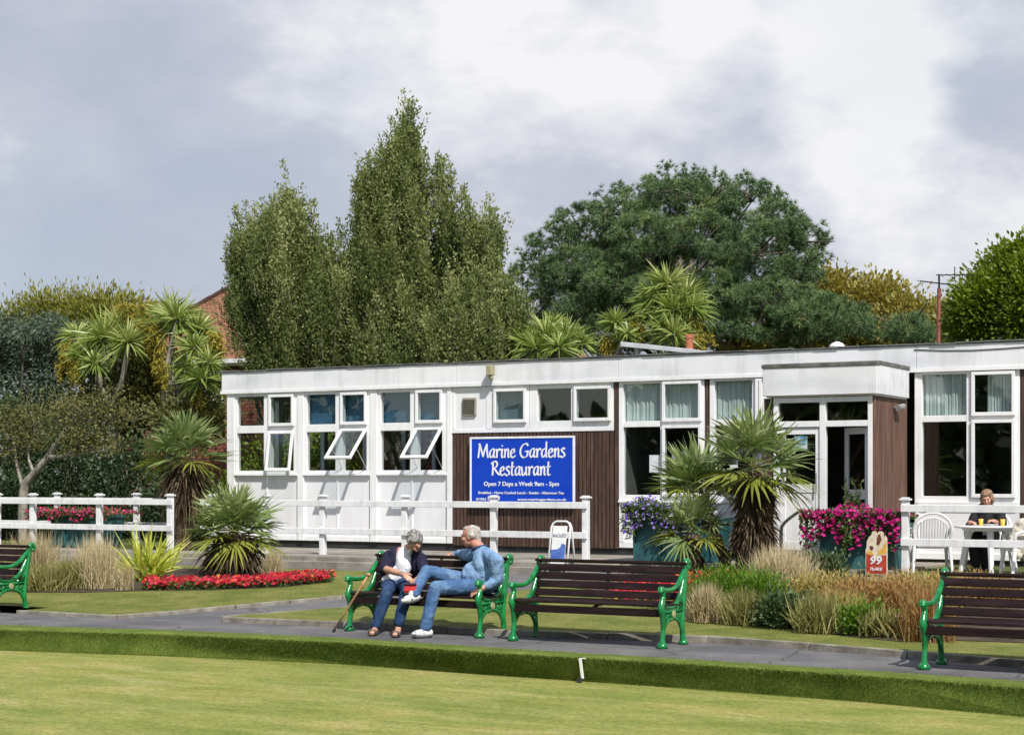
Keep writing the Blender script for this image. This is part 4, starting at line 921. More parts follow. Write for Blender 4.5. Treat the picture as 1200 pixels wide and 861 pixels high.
flowers('mass of magenta petunias spilling over the teal planter by the door', pl3, pa3_-.18, pw3+.22, .8, 24.05, 1.13, 950, [(.33,.003,.10),(.50,.010,.19),(.68,.04,.32)], .42, .2, .062)
# leafy weed growing out of the magenta planter
t = empty('leafy_plant', P(1003, 600, 24.3), label='tall thin green plant rising out of the magenta petunias', cat='plant')
f = Fol(); st = MB(); l0 = Vector(t.location)
for i in range(7):
    b_ = Vector((random.uniform(-.08,.08), random.uniform(-.05,.05), -.1)); tip = b_+Vector((random.uniform(-.18,.12), random.uniform(-.1,.1), random.uniform(.3,.62))); st.tube([b_, (b_+tip)/2+Vector((.02,0,.02)), tip], [.006,.005,.003], 5)
    k = 40; u = rng.random(k); c = np.array(b_)+np.outer(u, np.array(tip-b_))+np.array(l0); f.leaves(c, rdir(k, .3), rng.uniform(.05,.09,k), .035)
for i in range(3):
    b_ = Vector((-.02+.05*i, -.42, -.10)); tip = b_+Vector((random.uniform(-.1,.1), -.05, -.55+.1*i)); st.tube([b_, tip], .007, 5); k = 50; u = rng.random(k); c = np.array(b_)+np.outer(u, np.array(tip-b_))+np.array(l0); f.leaves(c, rdir(k, .0), rng.uniform(.04,.08,k), .03)
st.obj('stem', M['petleaf_s'] if 'petleaf_s' in M else mat('green_stem', [(.05,.09,.02),(.09,.14,.04)], .6), t); f.obj('foliage', M['petleaf'], t)
# ------------------------------------------------------------------ free standing boards
ab = empty('pavement_sign', P(652.5, 677, 23.45), 0, label='white pavement sign in a rounded tube frame behind the middle bench', cat='sign'); ab.location.z = gz(23.45)
hA, wA = .84, .33
mb = MB()
for yo, dirn in ((0, .16), (.32, -.16)):
    pts = [(-wA/2, yo, 0.02), (-wA/2, yo+dirn*.86, hA-.09), (-wA/2+.025, yo+dirn*.94, hA-.03), (-wA/2+.08, yo+dirn, hA), (wA/2-.08, yo+dirn, hA), (wA/2-.025, yo+dirn*.94, hA-.03), (wA/2, yo+dirn*.86, hA-.09), (wA/2, yo, .02)]
    mb.tube([Vector(p_) for p_ in pts], .016, 8)
mb.obj('frame', M['plastic'], ab, smooth=True)
def slope_pt(x, z, off=.0): return (x, z/hA*.16-.004-off, z)
mb = MB(); mb.add([slope_pt(-wA/2+.03,.1), slope_pt(wA/2-.055,.1), slope_pt(wA/2-.055,hA-.07), slope_pt(-wA/2+.03,hA-.07), slope_pt(-wA/2+.03,.1,-.008), slope_pt(wA/2-.055,.1,-.008), slope_pt(wA/2-.055,hA-.07,-.008), slope_pt(-wA/2+.03,hA-.07,-.008)], [(0,3,2,1),(4,5,6,7),(0,1,5,4),(1,2,6,5),(2,3,7,6),(3,0,4,7)])
mb.obj('board', mat('cream_board', (.74,.75,.74), .4), ab)
lt = link('lettering', text_mesh("MACKIE'S", .075, .23, .0005), mat('grey_violet_print', (.33,.33,.42), .5), ab); lt.location = (-.012, (hA-.24)/hA*.16-.010, hA-.24); lt.rotation_euler.x = R(-11)
mb = MB(); wv = [(-wA/2+.032,.22),(wA/2-.057,.26),(wA/2-.057,.48),(.04,.50),(.02,.44),(-.03,.41),(-wA/2+.032,.40)]
mb.add([slope_pt(x, z, .003) for x, z in wv], [tuple(range(len(wv)))]); mb.obj('printed_wave', mat('print_blue', [(.03,.09,.36),(.10,.18,.50)], .5, 9), ab)
ic = empty('ice_cream_sign', P(1027, 676, 23.62), 0, label='shaped red ice cream sign with a white cone swirl standing before the teal planter', cat='sign')
s_ = sc(1027, 23.62); ic.location.z = gz(23.6)+.03; zi0 = P(1027, 673, 23.62).z-ic.location.z; wI = 26/s_; hI = 51/s_
def iy(u, v): return (u*wI/2, zi0+v*hI)
out = [(-1,0),(1,0),(.98,.72),(.95,.84),(.80,.90),(.66,.86),(.62,.96),(.42,1.0),(.20,.99),(.08,.93),(-.12,1.0),(-.36,.99),(-.5,.90),(-.70,.86),(-.88,.76),(-.92,.62),(-1,.55)]
mb = MB(); mb.prism([iy(*p_) for p_ in out], 'y', 0, .02); mb.box(-.02, .02, .02, .05, -.1, zi0+hI*.6)
mb.obj('board', mat('cream_print', [(.62,.50,.32),(.78,.72,.60)], .45, 14), ic)
def flat_shape(pts, y, m, name):
    mb = MB(); q = [iy(*p_) for p_ in pts]; mb.add([(x, y, z) for x, z in q], [tuple(range(len(q)))]); return mb.obj(name, m, ic)
mr = mat('red_print', [(.36,.03,.02),(.50,.07,.035)], .45, 10); my = mat('orange_print', [(.65,.30,.04),(.75,.50,.10)], .45, 14); mbn = mat('chocolate_print', [(.10,.02,.02),(.2,.06,.04)], .45, 14)
flat_shape([(-.93,.02),(.93,.02),(.93,.46),(.5,.44),(.2,.38),(-.3,.42),(-.6,.44),(-.93,.5)], -.003, mr, 'red_panel')
flat_shape([(.25,.55),(.6,.62),(.92,.82),(.92,.5),(.5,.46),(.1,.46)], -.004, my, 'printed_fruit'); flat_shape([(-.85,.46),(-.2,.44),(-.4,.53),(-.8,.56)], -.0045, my, 'printed_fruit')
flat_shape([(.04,.70),(.25,.68),(.5,.80),(.36,.93),(.16,.92),(.06,.84)], -.005, mbn, 'printed_flake'); flat_shape([(-.62,.60),(-.4,.55),(-.25,.60),(-.35,.66),(-.6,.66)], -.005, mbn, 'printed_flake')
lt = link('lettering', text_mesh('99', .15, .17, .004, .2), M['signwhite'], ic); lt.location = (0, -.007, zi0+.15)
lt = link('lettering', text_mesh('FLAKE', .06, .17, .002, .1), M['signwhite'], ic); lt.location = (0, -.007, zi0+.06)
# chrome hand rail by the door
hr = MB(); p0 = P(915.5, 646, 24.2); pts = [(A(915.5,24.2),24.2,.40),(A(915.5,24.2),24.2,.98),(A(918,24.2),24.2,1.08),(A(924,24.2),24.2,1.16),(A(936,24.2),24.2,1.27),(A(941,24.2),24.2,1.27),(A(945,24.2),24.2,1.20),(A(945,24.2),24.2,.44)]
hr.tube(smooth_line([Vector(q) for q in pts], 5), .026, 12); hr.obj('hand_rail', M['steel'], smooth=True, label='curved steel hand rail beside the closed white door leaf', cat='hand rail')
# black number disc is hidden; white rink marker in the bank
mk = MB(); g0 = G(683, 797.5, -.22); g0.y -= .012
mk.obox(g0+Vector((0,-.02,.125)), .015, .006, .100, Matrix.Rotation(R(-6), 4, 'Y')@Matrix.Rotation(R(4), 4, 'X')); mk.obox(g0+Vector((.018,.0,.222)), .026, .022, .004, Matrix())
tt = empty('rink_marker', g0, label='small white rink marker standing against the grass bank', cat='marker'); local(mk, tt).obj('plate', M['white'], tt, bevel=.002)
mk = MB(); mk.obox(g0+Vector((-.016,-.026,.012)), .020, .012, .022, Matrix()); local(mk, tt).obj('foot', M['black'], tt)
# ------------------------------------------------------------------ outdoor table, chairs
ZT = .362
tp = P(1150, 675, 24.6); tb = empty('plastic_table', (tp.x, 25.0, ZT), label='round white plastic table behind the right fence with yellow cups on it', cat='table')
hT = .715
mb = MB(); mb.lathe([(.0,hT-.03),(.44,hT-.03),(.47,hT-.028),(.485,hT-.012),(.48,hT),(.0,hT)], n=40); mb.lathe([(.36,hT-.07),(.38,hT-.03),(.0,hT-.03)], n=32); mb.obj('table_top', M['plastic'], tb, smooth=False)
for i in range(4):
    a_ = R(20+90*i); c, s_ = math.cos(a_), math.sin(a_); mb = MB(); mb.tube([(c*.26, s_*.26, hT-.06), (c*.33, s_*.33, .35), (c*.40, s_*.40, 0)], [.065,.055,.04], 8, flat=.8); mb.obj('leg', M['plastic'], tb)
def plastic_chair(label, loc, rz):
    o = empty('plastic_chair', loc, R(rz), label=label, cat='chair', group='white plastic garden chairs')
    mb = MB(); mb.add([(-.22,-.22,.42),(.22,-.22,.42),(.20,.22,.40),(-.20,.22,.40),(-.22,-.22,.445),(.22,-.22,.445),(.20,.22,.42),(-.20,.22,.42)], [(0,3,2,1),(4,5,6,7),(0,1,5,4),(1,2,6,5),(2,3,7,6),(3,0,4,7)]); mb.box(-.22,.22,-.235,-.215,.37,.44)
    mb.obj('seat', M['plastic'], o, bevel=.012)
    mb = MB(); rim = smooth_line([Vector(q) for q in ((-.24,.20,.44),(-.27,.27,.66),(-.22,.31,.80),(-.10,.335,.885),(0,.34,.90),(.10,.335,.885),(.22,.31,.80),(.27,.27,.66),(.24,.20,.44))], 5)
    mb.tube(rim, .020, 8); inner = smooth_line([Vector(q) for q in ((-.19,.21,.47),(-.21,.28,.66),(-.17,.315,.77),(0,.335,.835),(.17,.315,.77),(.21,.28,.66),(.19,.21,.47))], 5); mb.tube(inner, .012, 8)
    for i in range(9):
        x = -.16+.04*i; zt = .835-.10*(abs(x)/.2)**2.5; mb.tube([(x,.20+.02,.43), (x, .285-.1*x*x, .64), (x, .335-.3*x*x, zt)], .0145, 6, flat=1.1)
    mb.obj('backrest', M['plastic'], o)
    for s_ in (-1, 1):
        mb = MB(); mb.tube(smooth_line([Vector(q) for q in ((s_*.27,.27,.64),(s_*.285,.15,.66),(s_*.29,-.05,.655),(s_*.285,-.20,.63),(s_*.27,-.25,.55))], 4), .024, 8, flat=1.3); mb.obj('armrest', M['plastic'], o)
        for y0, y1 in ((-.24,-.28),(.21,.30)):
            mb = MB(); mb.tube([(s_*.26, y0, .56 if y0 < 0 else .46), (s_*.255, y0, .40), (s_*.28, y1, 0)], [.026,.036,.024], 8, flat=.8); mb.obj('leg', M['plastic'], o)
    return o
cA = P(1090, 668, 24.75)
ch = plastic_chair('white plastic chair with slatted back, leftmost behind the right fence', (A(1088, 24.75), 24.85, ZT), -158)
def chair_copy(label, loc, rz):
    c = copy_tree(ch); c.location = loc; c.rotation_euler.z = R(rz); c['label'] = label; return c
wx = A(1157, 25.55)
chair_copy('white plastic chair on which the woman in black is sitting', (wx, 25.62, ZT), 0)
chair_copy('white plastic chair at the right edge with a cream coat over it', (A(1203, 24.75), 24.72, ZT), -60)
# cream coat on the right chair, in place of a seated figure
# ------------------------------------------------------------------ vegetation
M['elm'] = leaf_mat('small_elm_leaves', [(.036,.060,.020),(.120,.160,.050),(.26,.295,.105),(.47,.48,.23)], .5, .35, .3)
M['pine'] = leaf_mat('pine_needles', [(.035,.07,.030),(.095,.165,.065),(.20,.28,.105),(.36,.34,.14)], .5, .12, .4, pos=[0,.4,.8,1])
M['cord'] = leaf_mat('sword_leaves', [(.07,.12,.02),(.16,.23,.04),(.30,.37,.10),(.46,.47,.19)], .4, .22, .5)
M['panicle'] = leaf_mat('dry_panicles', [(.17,.14,.02),(.30,.25,.035),(.42,.36,.07)], .7, .2, .2)
M['fan'] = leaf_mat('fan_leaves', [(.045,.08,.025),(.12,.18,.05),(.26,.32,.12),(.44,.46,.24)], .38, .2, .55)
M['fanyellow'] = leaf_mat('yellowing_fan_leaves', [(.12,.16,.02),(.25,.28,.04),(.40,.38,.10)], .45, .25, .5)
M['deadfan'] = leaf_mat('dead_fan_leaves', [(.035,.022,.012),(.10,.07,.04),(.22,.17,.11)], .8, .08, .2)
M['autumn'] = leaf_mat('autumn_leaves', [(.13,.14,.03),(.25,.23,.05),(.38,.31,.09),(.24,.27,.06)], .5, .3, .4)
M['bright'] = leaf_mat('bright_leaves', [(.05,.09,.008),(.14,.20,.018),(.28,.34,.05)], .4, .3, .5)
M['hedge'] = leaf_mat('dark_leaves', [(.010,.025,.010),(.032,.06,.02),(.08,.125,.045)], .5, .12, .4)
M['cedar'] = leaf_mat('blue_cedar_needles', [(.03,.05,.028),(.075,.11,.068),(.17,.21,.15)], .5, .1, .4)
M['cypress'] = leaf_mat('golden_cypress_sprays', [(.07,.085,.012),(.19,.20,.03),(.34,.32,.07)], .6, .2, .3)
M['scrub'] = leaf_mat('olive_leaves', [(.04,.055,.018),(.11,.12,.035),(.23,.20,.07)], .55, .22, .3)
def trunk(o, pts, rs, m='tree_bark', name='trunk', n=10):
    mb = MB(); mb.tube([Vector(p)-o.location for p in pts], rs, n); return mb.obj(name, M[m], o, smooth=True)
def lobe_pts(lobes, n, inner=.25):
    """points in ellipsoid lobes (centre, radii, weight), mostly near the surface; returns points and outward directions"""
    w_ = np.array([l[2] for l in lobes], float); w_ /= w_.sum(); k = rng.choice(len(lobes), n, p=w_)
    c = np.array([tuple(l[0]) for l in lobes])[k]; r = np.array([l[1] for l in lobes])[k]
    d = rdir(n); rad = np.where(rng.random(n) < inner, rng.random(n)**.5, rng.uniform(.82, 1.04, n))
    return c+d*r*rad[:,None], d
def px_lobe(x0, x1, y0, y1, p, w=1, dp=None):
    """an ellipsoid as the photo frames it: columns x0..x1, rows y0..y1, at depth plane p"""
    c = P((x0+x1)/2, (y0+y1)/2, p); s = sc((x0+x1)/2, p); rx, rz_ = (x1-x0)/2/s, (y1-y0)/2/s
    return (c, (rx, dp if dp else rx*.8, rz_), w)
# --- upright elms: many steep shoots, small leaves along each
def elm(label, lobes, n_shoot, base, group=None, trunks=(), seed=1):
    o = empty('elm_tree', base, label=label, cat='tree')
    f = Fol(); m7 = n_shoot//16; c, d = lobe_pts(lobes, m7, .15); ix = rng.integers(0, m7, n_shoot); ptint = rng.normal(size=m7)[ix]*.10; rel = rng.normal(size=(n_shoot,3))*np.array([.15,.15,.36]); c = c[ix]+rel; d = nrm(d[ix]*.7+rel*np.array([3,3,.4]))
    zc = np.array([l[0].z for l in lobes]).mean()
    dirv = nrm(np.column_stack([d[:,0]*.35, d[:,1]*.35, np.full(n_shoot, 1.0)])+rng.normal(size=(n_shoot,3))*.12)
    L_ = rng.uniform(.45, 1.4, n_shoot)*np.where(rng.random(n_shoot) < .2, 1.4, 1)
    start = c-dirv*L_[:,None]*1.02
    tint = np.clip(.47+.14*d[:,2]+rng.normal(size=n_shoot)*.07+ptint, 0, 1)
    k = 58; u = rng.random((n_shoot, k)); pos = start[:,None]+dirv[:,None]*(L_[:,None]*u)[...,None]
    spread = (.10*(1-u*.75))[...,None]; off = rng.normal(size=(n_shoot,k,3))*spread
    pos = (pos+off).reshape(-1,3); ld = nrm((off*.9+dirv[:,None]*.18+rng.normal(size=off.shape)*.06).reshape(-1,3))
    sel = pos[:,2] > .6
    fc = (off*1.6+d[:,None]*.30).reshape(-1,3)
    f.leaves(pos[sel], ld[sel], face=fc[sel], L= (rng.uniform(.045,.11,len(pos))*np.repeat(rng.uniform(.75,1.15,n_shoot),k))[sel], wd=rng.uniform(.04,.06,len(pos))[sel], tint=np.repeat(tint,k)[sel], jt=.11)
    f.obj('crown', M['elm'], o)
    b = MB(); b0 = Vector(base)
    for i in range(0, n_shoot, 5): b.tube([Vector(start[i])-b0, Vector(start[i]+dirv[i]*L_[i])-b0], [.014,.004], 4, cap=False)
    for i in range(26):
        q = Vector(c[i*7 % n_shoot])-Vector((0,0,1.1)); q0 = Vector((base[0]+random.uniform(-.4,.4), base[1], 1.5)); b.tube([q0-b0, (q0*.5+q*.5+Vector((0,0,-.6)))-b0, q-b0], [.08,.05,.02], 6)
    b.obj('branches', M['tree_bark'], o); trunk(o, [Vector(base), Vector(base)+Vector((.1,0,2.0)), Vector(base)+Vector((.0,.1,5))], [.30,.24,.14])
    return o
def cone_lobes(cx, ytop, ybot, hw, p, n=6, power=.75, w=1):
    out = []
    for i in range(n):
        t = (i+.5)/n; y = ytop+(ybot-ytop)*t; wd = hw*t**power; hh = (ybot-ytop)/n*1.1
        out.append(px_lobe(cx-wd, cx+wd, y-hh, y+hh, p, w*(wd*hh)/800, dp=max(.3, wd/sc(cx,p)*.85)))
    return out
pE = 37.2
L1 = cone_lobes(472, 136, 340, 66, pE, 8, .58)+[px_lobe(412,520,250,440,pE,5), px_lobe(394,440,240,340,pE,1.6), px_lobe(405,455,200,300,pE,1.3), px_lobe(505,587,245,365,pE+.4,3), px_lobe(540,586,232,330,pE,1.2), px_lobe(500,545,195,300,pE,1.2), px_lobe(490,602,320,440,pE-.6,5.5), px_lobe(555,612,300,440,pE-.3,3), px_lobe(400,520,340,440,pE-.5,4)]
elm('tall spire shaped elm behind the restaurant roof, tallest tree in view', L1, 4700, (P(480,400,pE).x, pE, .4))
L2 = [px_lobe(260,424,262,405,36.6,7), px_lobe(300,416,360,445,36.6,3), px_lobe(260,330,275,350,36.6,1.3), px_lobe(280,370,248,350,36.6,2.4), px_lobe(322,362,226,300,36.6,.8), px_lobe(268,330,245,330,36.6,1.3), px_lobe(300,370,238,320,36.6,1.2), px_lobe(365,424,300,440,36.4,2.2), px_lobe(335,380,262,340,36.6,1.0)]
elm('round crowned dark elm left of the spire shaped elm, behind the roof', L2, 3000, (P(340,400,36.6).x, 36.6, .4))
# --- pine: needle tufts on tiered pads
def tufts(f, c, d, r, n=34, wd=.018, tint=.45, up=.5):
    k = len(c); base = np.repeat(c, n, 0); dd = nrm(np.repeat(d, n, 0)*.75+rdir(k*n)*.95+np.array([0,0,up*.5]))
    f.blades(base, dd, np.repeat(r, n)*rng.uniform(.7,1.1,k*n), wd, .05, 1, tint=np.repeat(np.broadcast_to(tint,(k,)), n), jt=.10)
def pine(label, lobes, n, base, r=(.11,.19), tr=True, name='pine_tree', m='pine', tintb=.45, ntr=7, lean=None):
    o = empty(name, base, label=label, cat='tree'); f = Fol(); w_ = np.array([l[2] for l in lobes], float)
    pts, d = lobe_pts(lobes, n, .22); up = d[:,2] > -.55
    pts, d = pts[up], d[up]; k = len(pts)
    # gather the tufts into small puffs
    m_ = max(1, k//13); cen = pts[:m_]; cd = d[:m_]; idx = rng.integers(0, m_, k); rel = rdir(k)*np.array([1,1,.75]); P_ = cen[idx]+rel*rng.uniform(.06,.26,(k,1)); D = nrm(rel*1.3+cd[idx]*.4+np.array([0,0,.25]))
    rr = rng.uniform(r[0], r[1], k); puff = rng.normal(size=m_)*.14
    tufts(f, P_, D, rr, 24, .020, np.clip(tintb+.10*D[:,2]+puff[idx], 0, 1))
    f.obj('crown', M[m], o); b0 = Vector(base); b = MB()
    tops = [l[0] for l in lobes]
    for t in tops:
        t = Vector(t); q0 = Vector((base[0]+random.uniform(-.3,.3), base[1], max(2.0, t.z-2.2))); b.tube([q0-b0, (q0+t)/2+Vector((0,0,-.15))-b0, t-b0], [.08,.05,.02], 6)
        for _ in range(ntr):
            e = t+Vector((random.uniform(-1,1)*.9, random.uniform(-.8,.3), random.uniform(-.2,.6))); b.tube([t-b0, e-b0], [.03,.012], 4)
    b.obj('branches', M['tree_bark'], o)
    th = max(t.z for t in map(Vector, tops))-b0.z-1.5
    if tr: trunk(o, [b0, b0+Vector((.1,0,th*.45)), b0+Vector((0,0,th))], [.36,.28,.08])
    return o
pP = 42.5
LP_ = []
for x0,x1,y0,y1,dp_ in ((755,830,195,250,0),(790,870,205,265,.6),(850,912,210,262,0),(640,720,238,300,0),(690,770,218,285,-.5),(626,690,262,320,0),(880,945,240,300,-.3),(905,965,285,345,0),(920,966,262,305,.5),(720,800,250,320,-1.4),(780,860,250,325,-1.5),(850,920,260,340,-1.2),(602,660,295,350,0),(640,715,290,360,-1.3),(690,760,300,370,-1.8),(600,655,340,400,-.6),(650,720,345,400,-1.4),(800,880,315,385,-1.8),(870,940,325,395,-1.5),(900,985,340,400,-.6),(745,820,320,385,-2),(680,750,375,415,-1.5),(820,900,370,410,-1.8),(940,1028,355,405,-.4),(600,640,380,420,0),(620,700,385,425,.4),(700,790,385,425,.6),(780,860,385,425,.6),(860,950,385,425,.4),(660,760,330,400,.6),(760,850,320,400,.8),(700,800,270,350,.7),(850,930,330,400,.6),(625,760,275,420,1.3),(700,880,212,400,1.6),(840,955,250,410,1.3),(900,1000,345,415,1.0)):
    LP_.append(px_lobe(x0, x1, y0, y1, pP+dp_, (x1-x0)*(y1-y0)/3000, dp=1.0))
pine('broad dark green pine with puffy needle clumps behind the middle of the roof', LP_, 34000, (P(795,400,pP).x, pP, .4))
LP2 = [px_lobe(x0,x1,y0,y1,39.5,1,dp=.6) for x0,x1,y0,y1 in ((1048,1080,372,402),(1075,1096,385,408),(960,1010,375,405),(900,960,385,412))]
pine('small bright green pine seen low over the roof, left of the aerial', LP2[:2], 800, (P(1070,400,39.5).x, 39.5, .4), r=(.13,.2))
# --- leafy crowns
def leafy(name, label, lobes, n, base, m, leaf=(.08,.14), wd=.6, clump=14, cr=.16, up=.3, bark='tree_bark', trunk_r=.2, cat='tree', group=None, tint=None, inner=.3, branches=12, jt=.1, tr=True):
    o = empty(name, base, label=label, cat=cat, group=group); f = Fol(); m_ = n//clump
    c, d = lobe_pts(lobes, m_, inner); idx = np.repeat(np.arange(m_), clump); pos = c[idx]+rng.normal(size=(m_*clump,3))*cr
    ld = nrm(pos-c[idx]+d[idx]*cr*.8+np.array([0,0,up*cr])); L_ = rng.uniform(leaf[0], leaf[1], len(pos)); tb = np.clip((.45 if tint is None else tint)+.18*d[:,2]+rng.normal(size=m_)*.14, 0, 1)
    ok = pos[:,2] > base[2]+.02
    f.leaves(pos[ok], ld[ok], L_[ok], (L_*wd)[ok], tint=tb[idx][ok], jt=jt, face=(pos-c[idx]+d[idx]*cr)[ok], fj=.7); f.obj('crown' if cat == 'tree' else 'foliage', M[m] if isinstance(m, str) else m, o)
    b0 = Vector(base); b = MB()
    for i in range(branches):
        q = Vector(c[i]); b.tube([Vector((0,0,.2*trunk_r)), (q-b0)*.5+Vector((0,0,.1*(q-b0).length)), q-b0], [trunk_r*.5,trunk_r*.3,trunk_r*.1], 6)
    b.obj('branches', M[bark], o)
    if tr: trunk(o, [b0, b0+Vector((.05,0,1.2*trunk_r*5)), b0+Vector((0,.05,2*trunk_r*5))], [trunk_r, trunk_r*.8, trunk_r*.5], bark)
    return o
la = [px_lobe(x0,x1,y0,y1,p_,(x1-x0)*(y1-y0)/2000) for x0,x1,y0,y1,p_ in ((930,1010,325,420,45.5),(990,1060,332,430,45.5),(1030,1095,355,430,45),(1070,1125,365,430,45),(880,950,390,430,44),(1090,1140,375,430,43),(850,900,398,425,42))]
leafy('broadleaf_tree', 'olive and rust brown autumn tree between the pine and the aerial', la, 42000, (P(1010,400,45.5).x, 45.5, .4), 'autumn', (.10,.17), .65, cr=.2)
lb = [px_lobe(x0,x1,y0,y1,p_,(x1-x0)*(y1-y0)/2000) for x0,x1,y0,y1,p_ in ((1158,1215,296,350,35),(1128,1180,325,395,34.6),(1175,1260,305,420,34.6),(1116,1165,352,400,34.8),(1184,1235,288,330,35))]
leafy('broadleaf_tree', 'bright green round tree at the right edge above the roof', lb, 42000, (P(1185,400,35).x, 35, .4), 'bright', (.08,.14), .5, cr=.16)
# --- left group
lc = [px_lobe(x0,x1,y0,y1,p_,(x1-x0)*(y1-y0)/2000,dp=1.2) for x0,x1,y0,y1,p_ in ((30,110,348,400,38),(80,160,350,400,38),(0,60,360,430,37),(-60,20,375,450,37),(120,170,352,400,38))]
leafy('conifer_tree', 'golden green feathery conifer at far left behind the cabbage palms', lc, 26000, (P(80,450,38).x, 38, .4), 'cypress', (.10,.2), .3, cr=.22, up=1)
ld_ = [(P(random.uniform(-45,84), yy+random.uniform(-4,4), 33.6+random.uniform(-.8,.8)), (random.uniform(.35,.6), .5, .10), 1) for yy in range(380,506,5) for _ in range(3)]
leafy('cedar_tree', 'blue grey cedar with drooping sprays at the left edge', ld_, 30000, (P(20,470,34).x, 34, .4), 'cedar', (.09,.17), .28, cr=.11, up=-.5)
le = [px_lobe(x0,x1,y0,y1,p_,(x1-x0)*(y1-y0)/2000,dp=.9) for x0,x1,y0,y1,p_ in ((-60,60,470,640,29.5),(40,130,500,640,30),(110,190,520,640,30),(170,262,560,640,29.5),(-150,-30,450,640,30),(-20,60,560,640,28.6))]
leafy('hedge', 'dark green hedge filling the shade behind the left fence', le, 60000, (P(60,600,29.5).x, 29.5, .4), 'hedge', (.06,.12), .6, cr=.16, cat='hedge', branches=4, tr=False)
lf_ = [px_lobe(x0,x1,y0,y1,p_,(x1-x0)*(y1-y0)/2000,dp=.7) for x0,x1,y0,y1,p_ in ((100,185,440,500,32),(140,215,420,480,32.6),(180,240,450,500,32.8),(190,262,470,510,31.5))]
leafy('shrub', 'loose olive and brown shrub under the cabbage palms', lf_, 20000, (P(160,520,32).x, 32, .4), 'scrub', (.09,.16), .5, cr=.2, cat='shrub', bark='grey_bark', trunk_r=.12)
# bare limbed small tree with a pale leaning trunk
bt = empty('small_tree', (P(27,640,26.9).x, 26.9, .41), label='small tree with pale bent trunk and bare spreading limbs behind left fence', cat='tree')
def Q(x, y, p=26.9): return P(x, y, p)
limbs = [([(27,640),(28,575),(40,555),(56,536),(66,520)],[.11,.10,.085,.07,.055]), ([(66,520),(85,505),(105,490),(128,478)],[.05,.035,.02,.01]), ([(56,536),(80,534),(110,530),(134,528)],[.055,.04,.03,.012]), ([(28,575),(20,545),(16,515),(8,495)],[.05,.035,.025,.012]),
 ([(40,555),(30,530),(36,508),(28,480)],[.04,.03,.02,.01]), ([(66,520),(72,500),(68,478)],[.035,.025,.01]), ([(80,534),(95,520),(115,512)],[.03,.02,.01]), ([(105,490),(125,496),(150,492)],[.02,.014,.008]), ([(16,515),(0,500),(-12,496)],[.025,.018,.01])]
mb = MB(); tips = []
for L_, r_ in limbs[:1]:
    pt = smooth_line([Q(x,y)-bt.location for x,y in L_], 5); rr = list(np.interp(np.linspace(0,1,len(pt)), np.linspace(0,1,len(r_)), r_)); mb.tube(pt, rr, 8)
mb.obj('trunk', M['grey_bark'], bt, smooth=True); mb = MB()
for L_, r_ in limbs[1:]:
    dp0 = 0; dq = random.uniform(-.7,.5); raw = [Q(x,y)+Vector((0,dq*i/len(L_),0)) for i,(x,y) in enumerate(L_)]; pt = smooth_line([v-bt.location for v in raw], 5); rr = list(np.interp(np.linspace(0,1,len(pt)), np.linspace(0,1,len(r_)), r_)); mb.tube(pt, rr, 6)
    for v in pt[6:]:
        for _ in range(2): e = v+Vector((random.uniform(-.35,.35), random.uniform(-.3,.3), random.uniform(-.05,.35))); mb.tube([v, e], [.009,.004], 4); tips.append(tuple(e+bt.location))
mb.obj('branches', M['grey_bark'], bt, smooth=True)
f = Fol(); T_ = np.array(tips); idx = rng.integers(0, len(T_), 9000); pos = T_[idx]+rng.normal(size=(9000,3))*np.array([.22,.2,.10]); f.leaves(pos, rdir(9000,.2), rng.uniform(.05,.09,9000), .035, tint=.55, jt=.25); f.obj('crown', M['scrub'], bt)
lg_ = [(Vector((A(268)-x_, p_, z_)), (.9,1.1,.75), 1) for x_, p_, z_ in ((1.6,29.6,1.3),(1.5,31.2,1.5),(1.7,32.8,1.6),(1.4,30.4,2.0),(1.5,32.0,2.2))]  # added bush: hides the brick so the corner panes look like green reflection
leafy('shrub', 'green shrub added at the left end of the restaurant, standing in for the green reflection in its corner windows', lg_, 9000, (A(268)-1.6, 31, .41), 'bright', (.08,.14), .5, cr=.16, cat='shrub', trunk_r=.06, tint=.35)
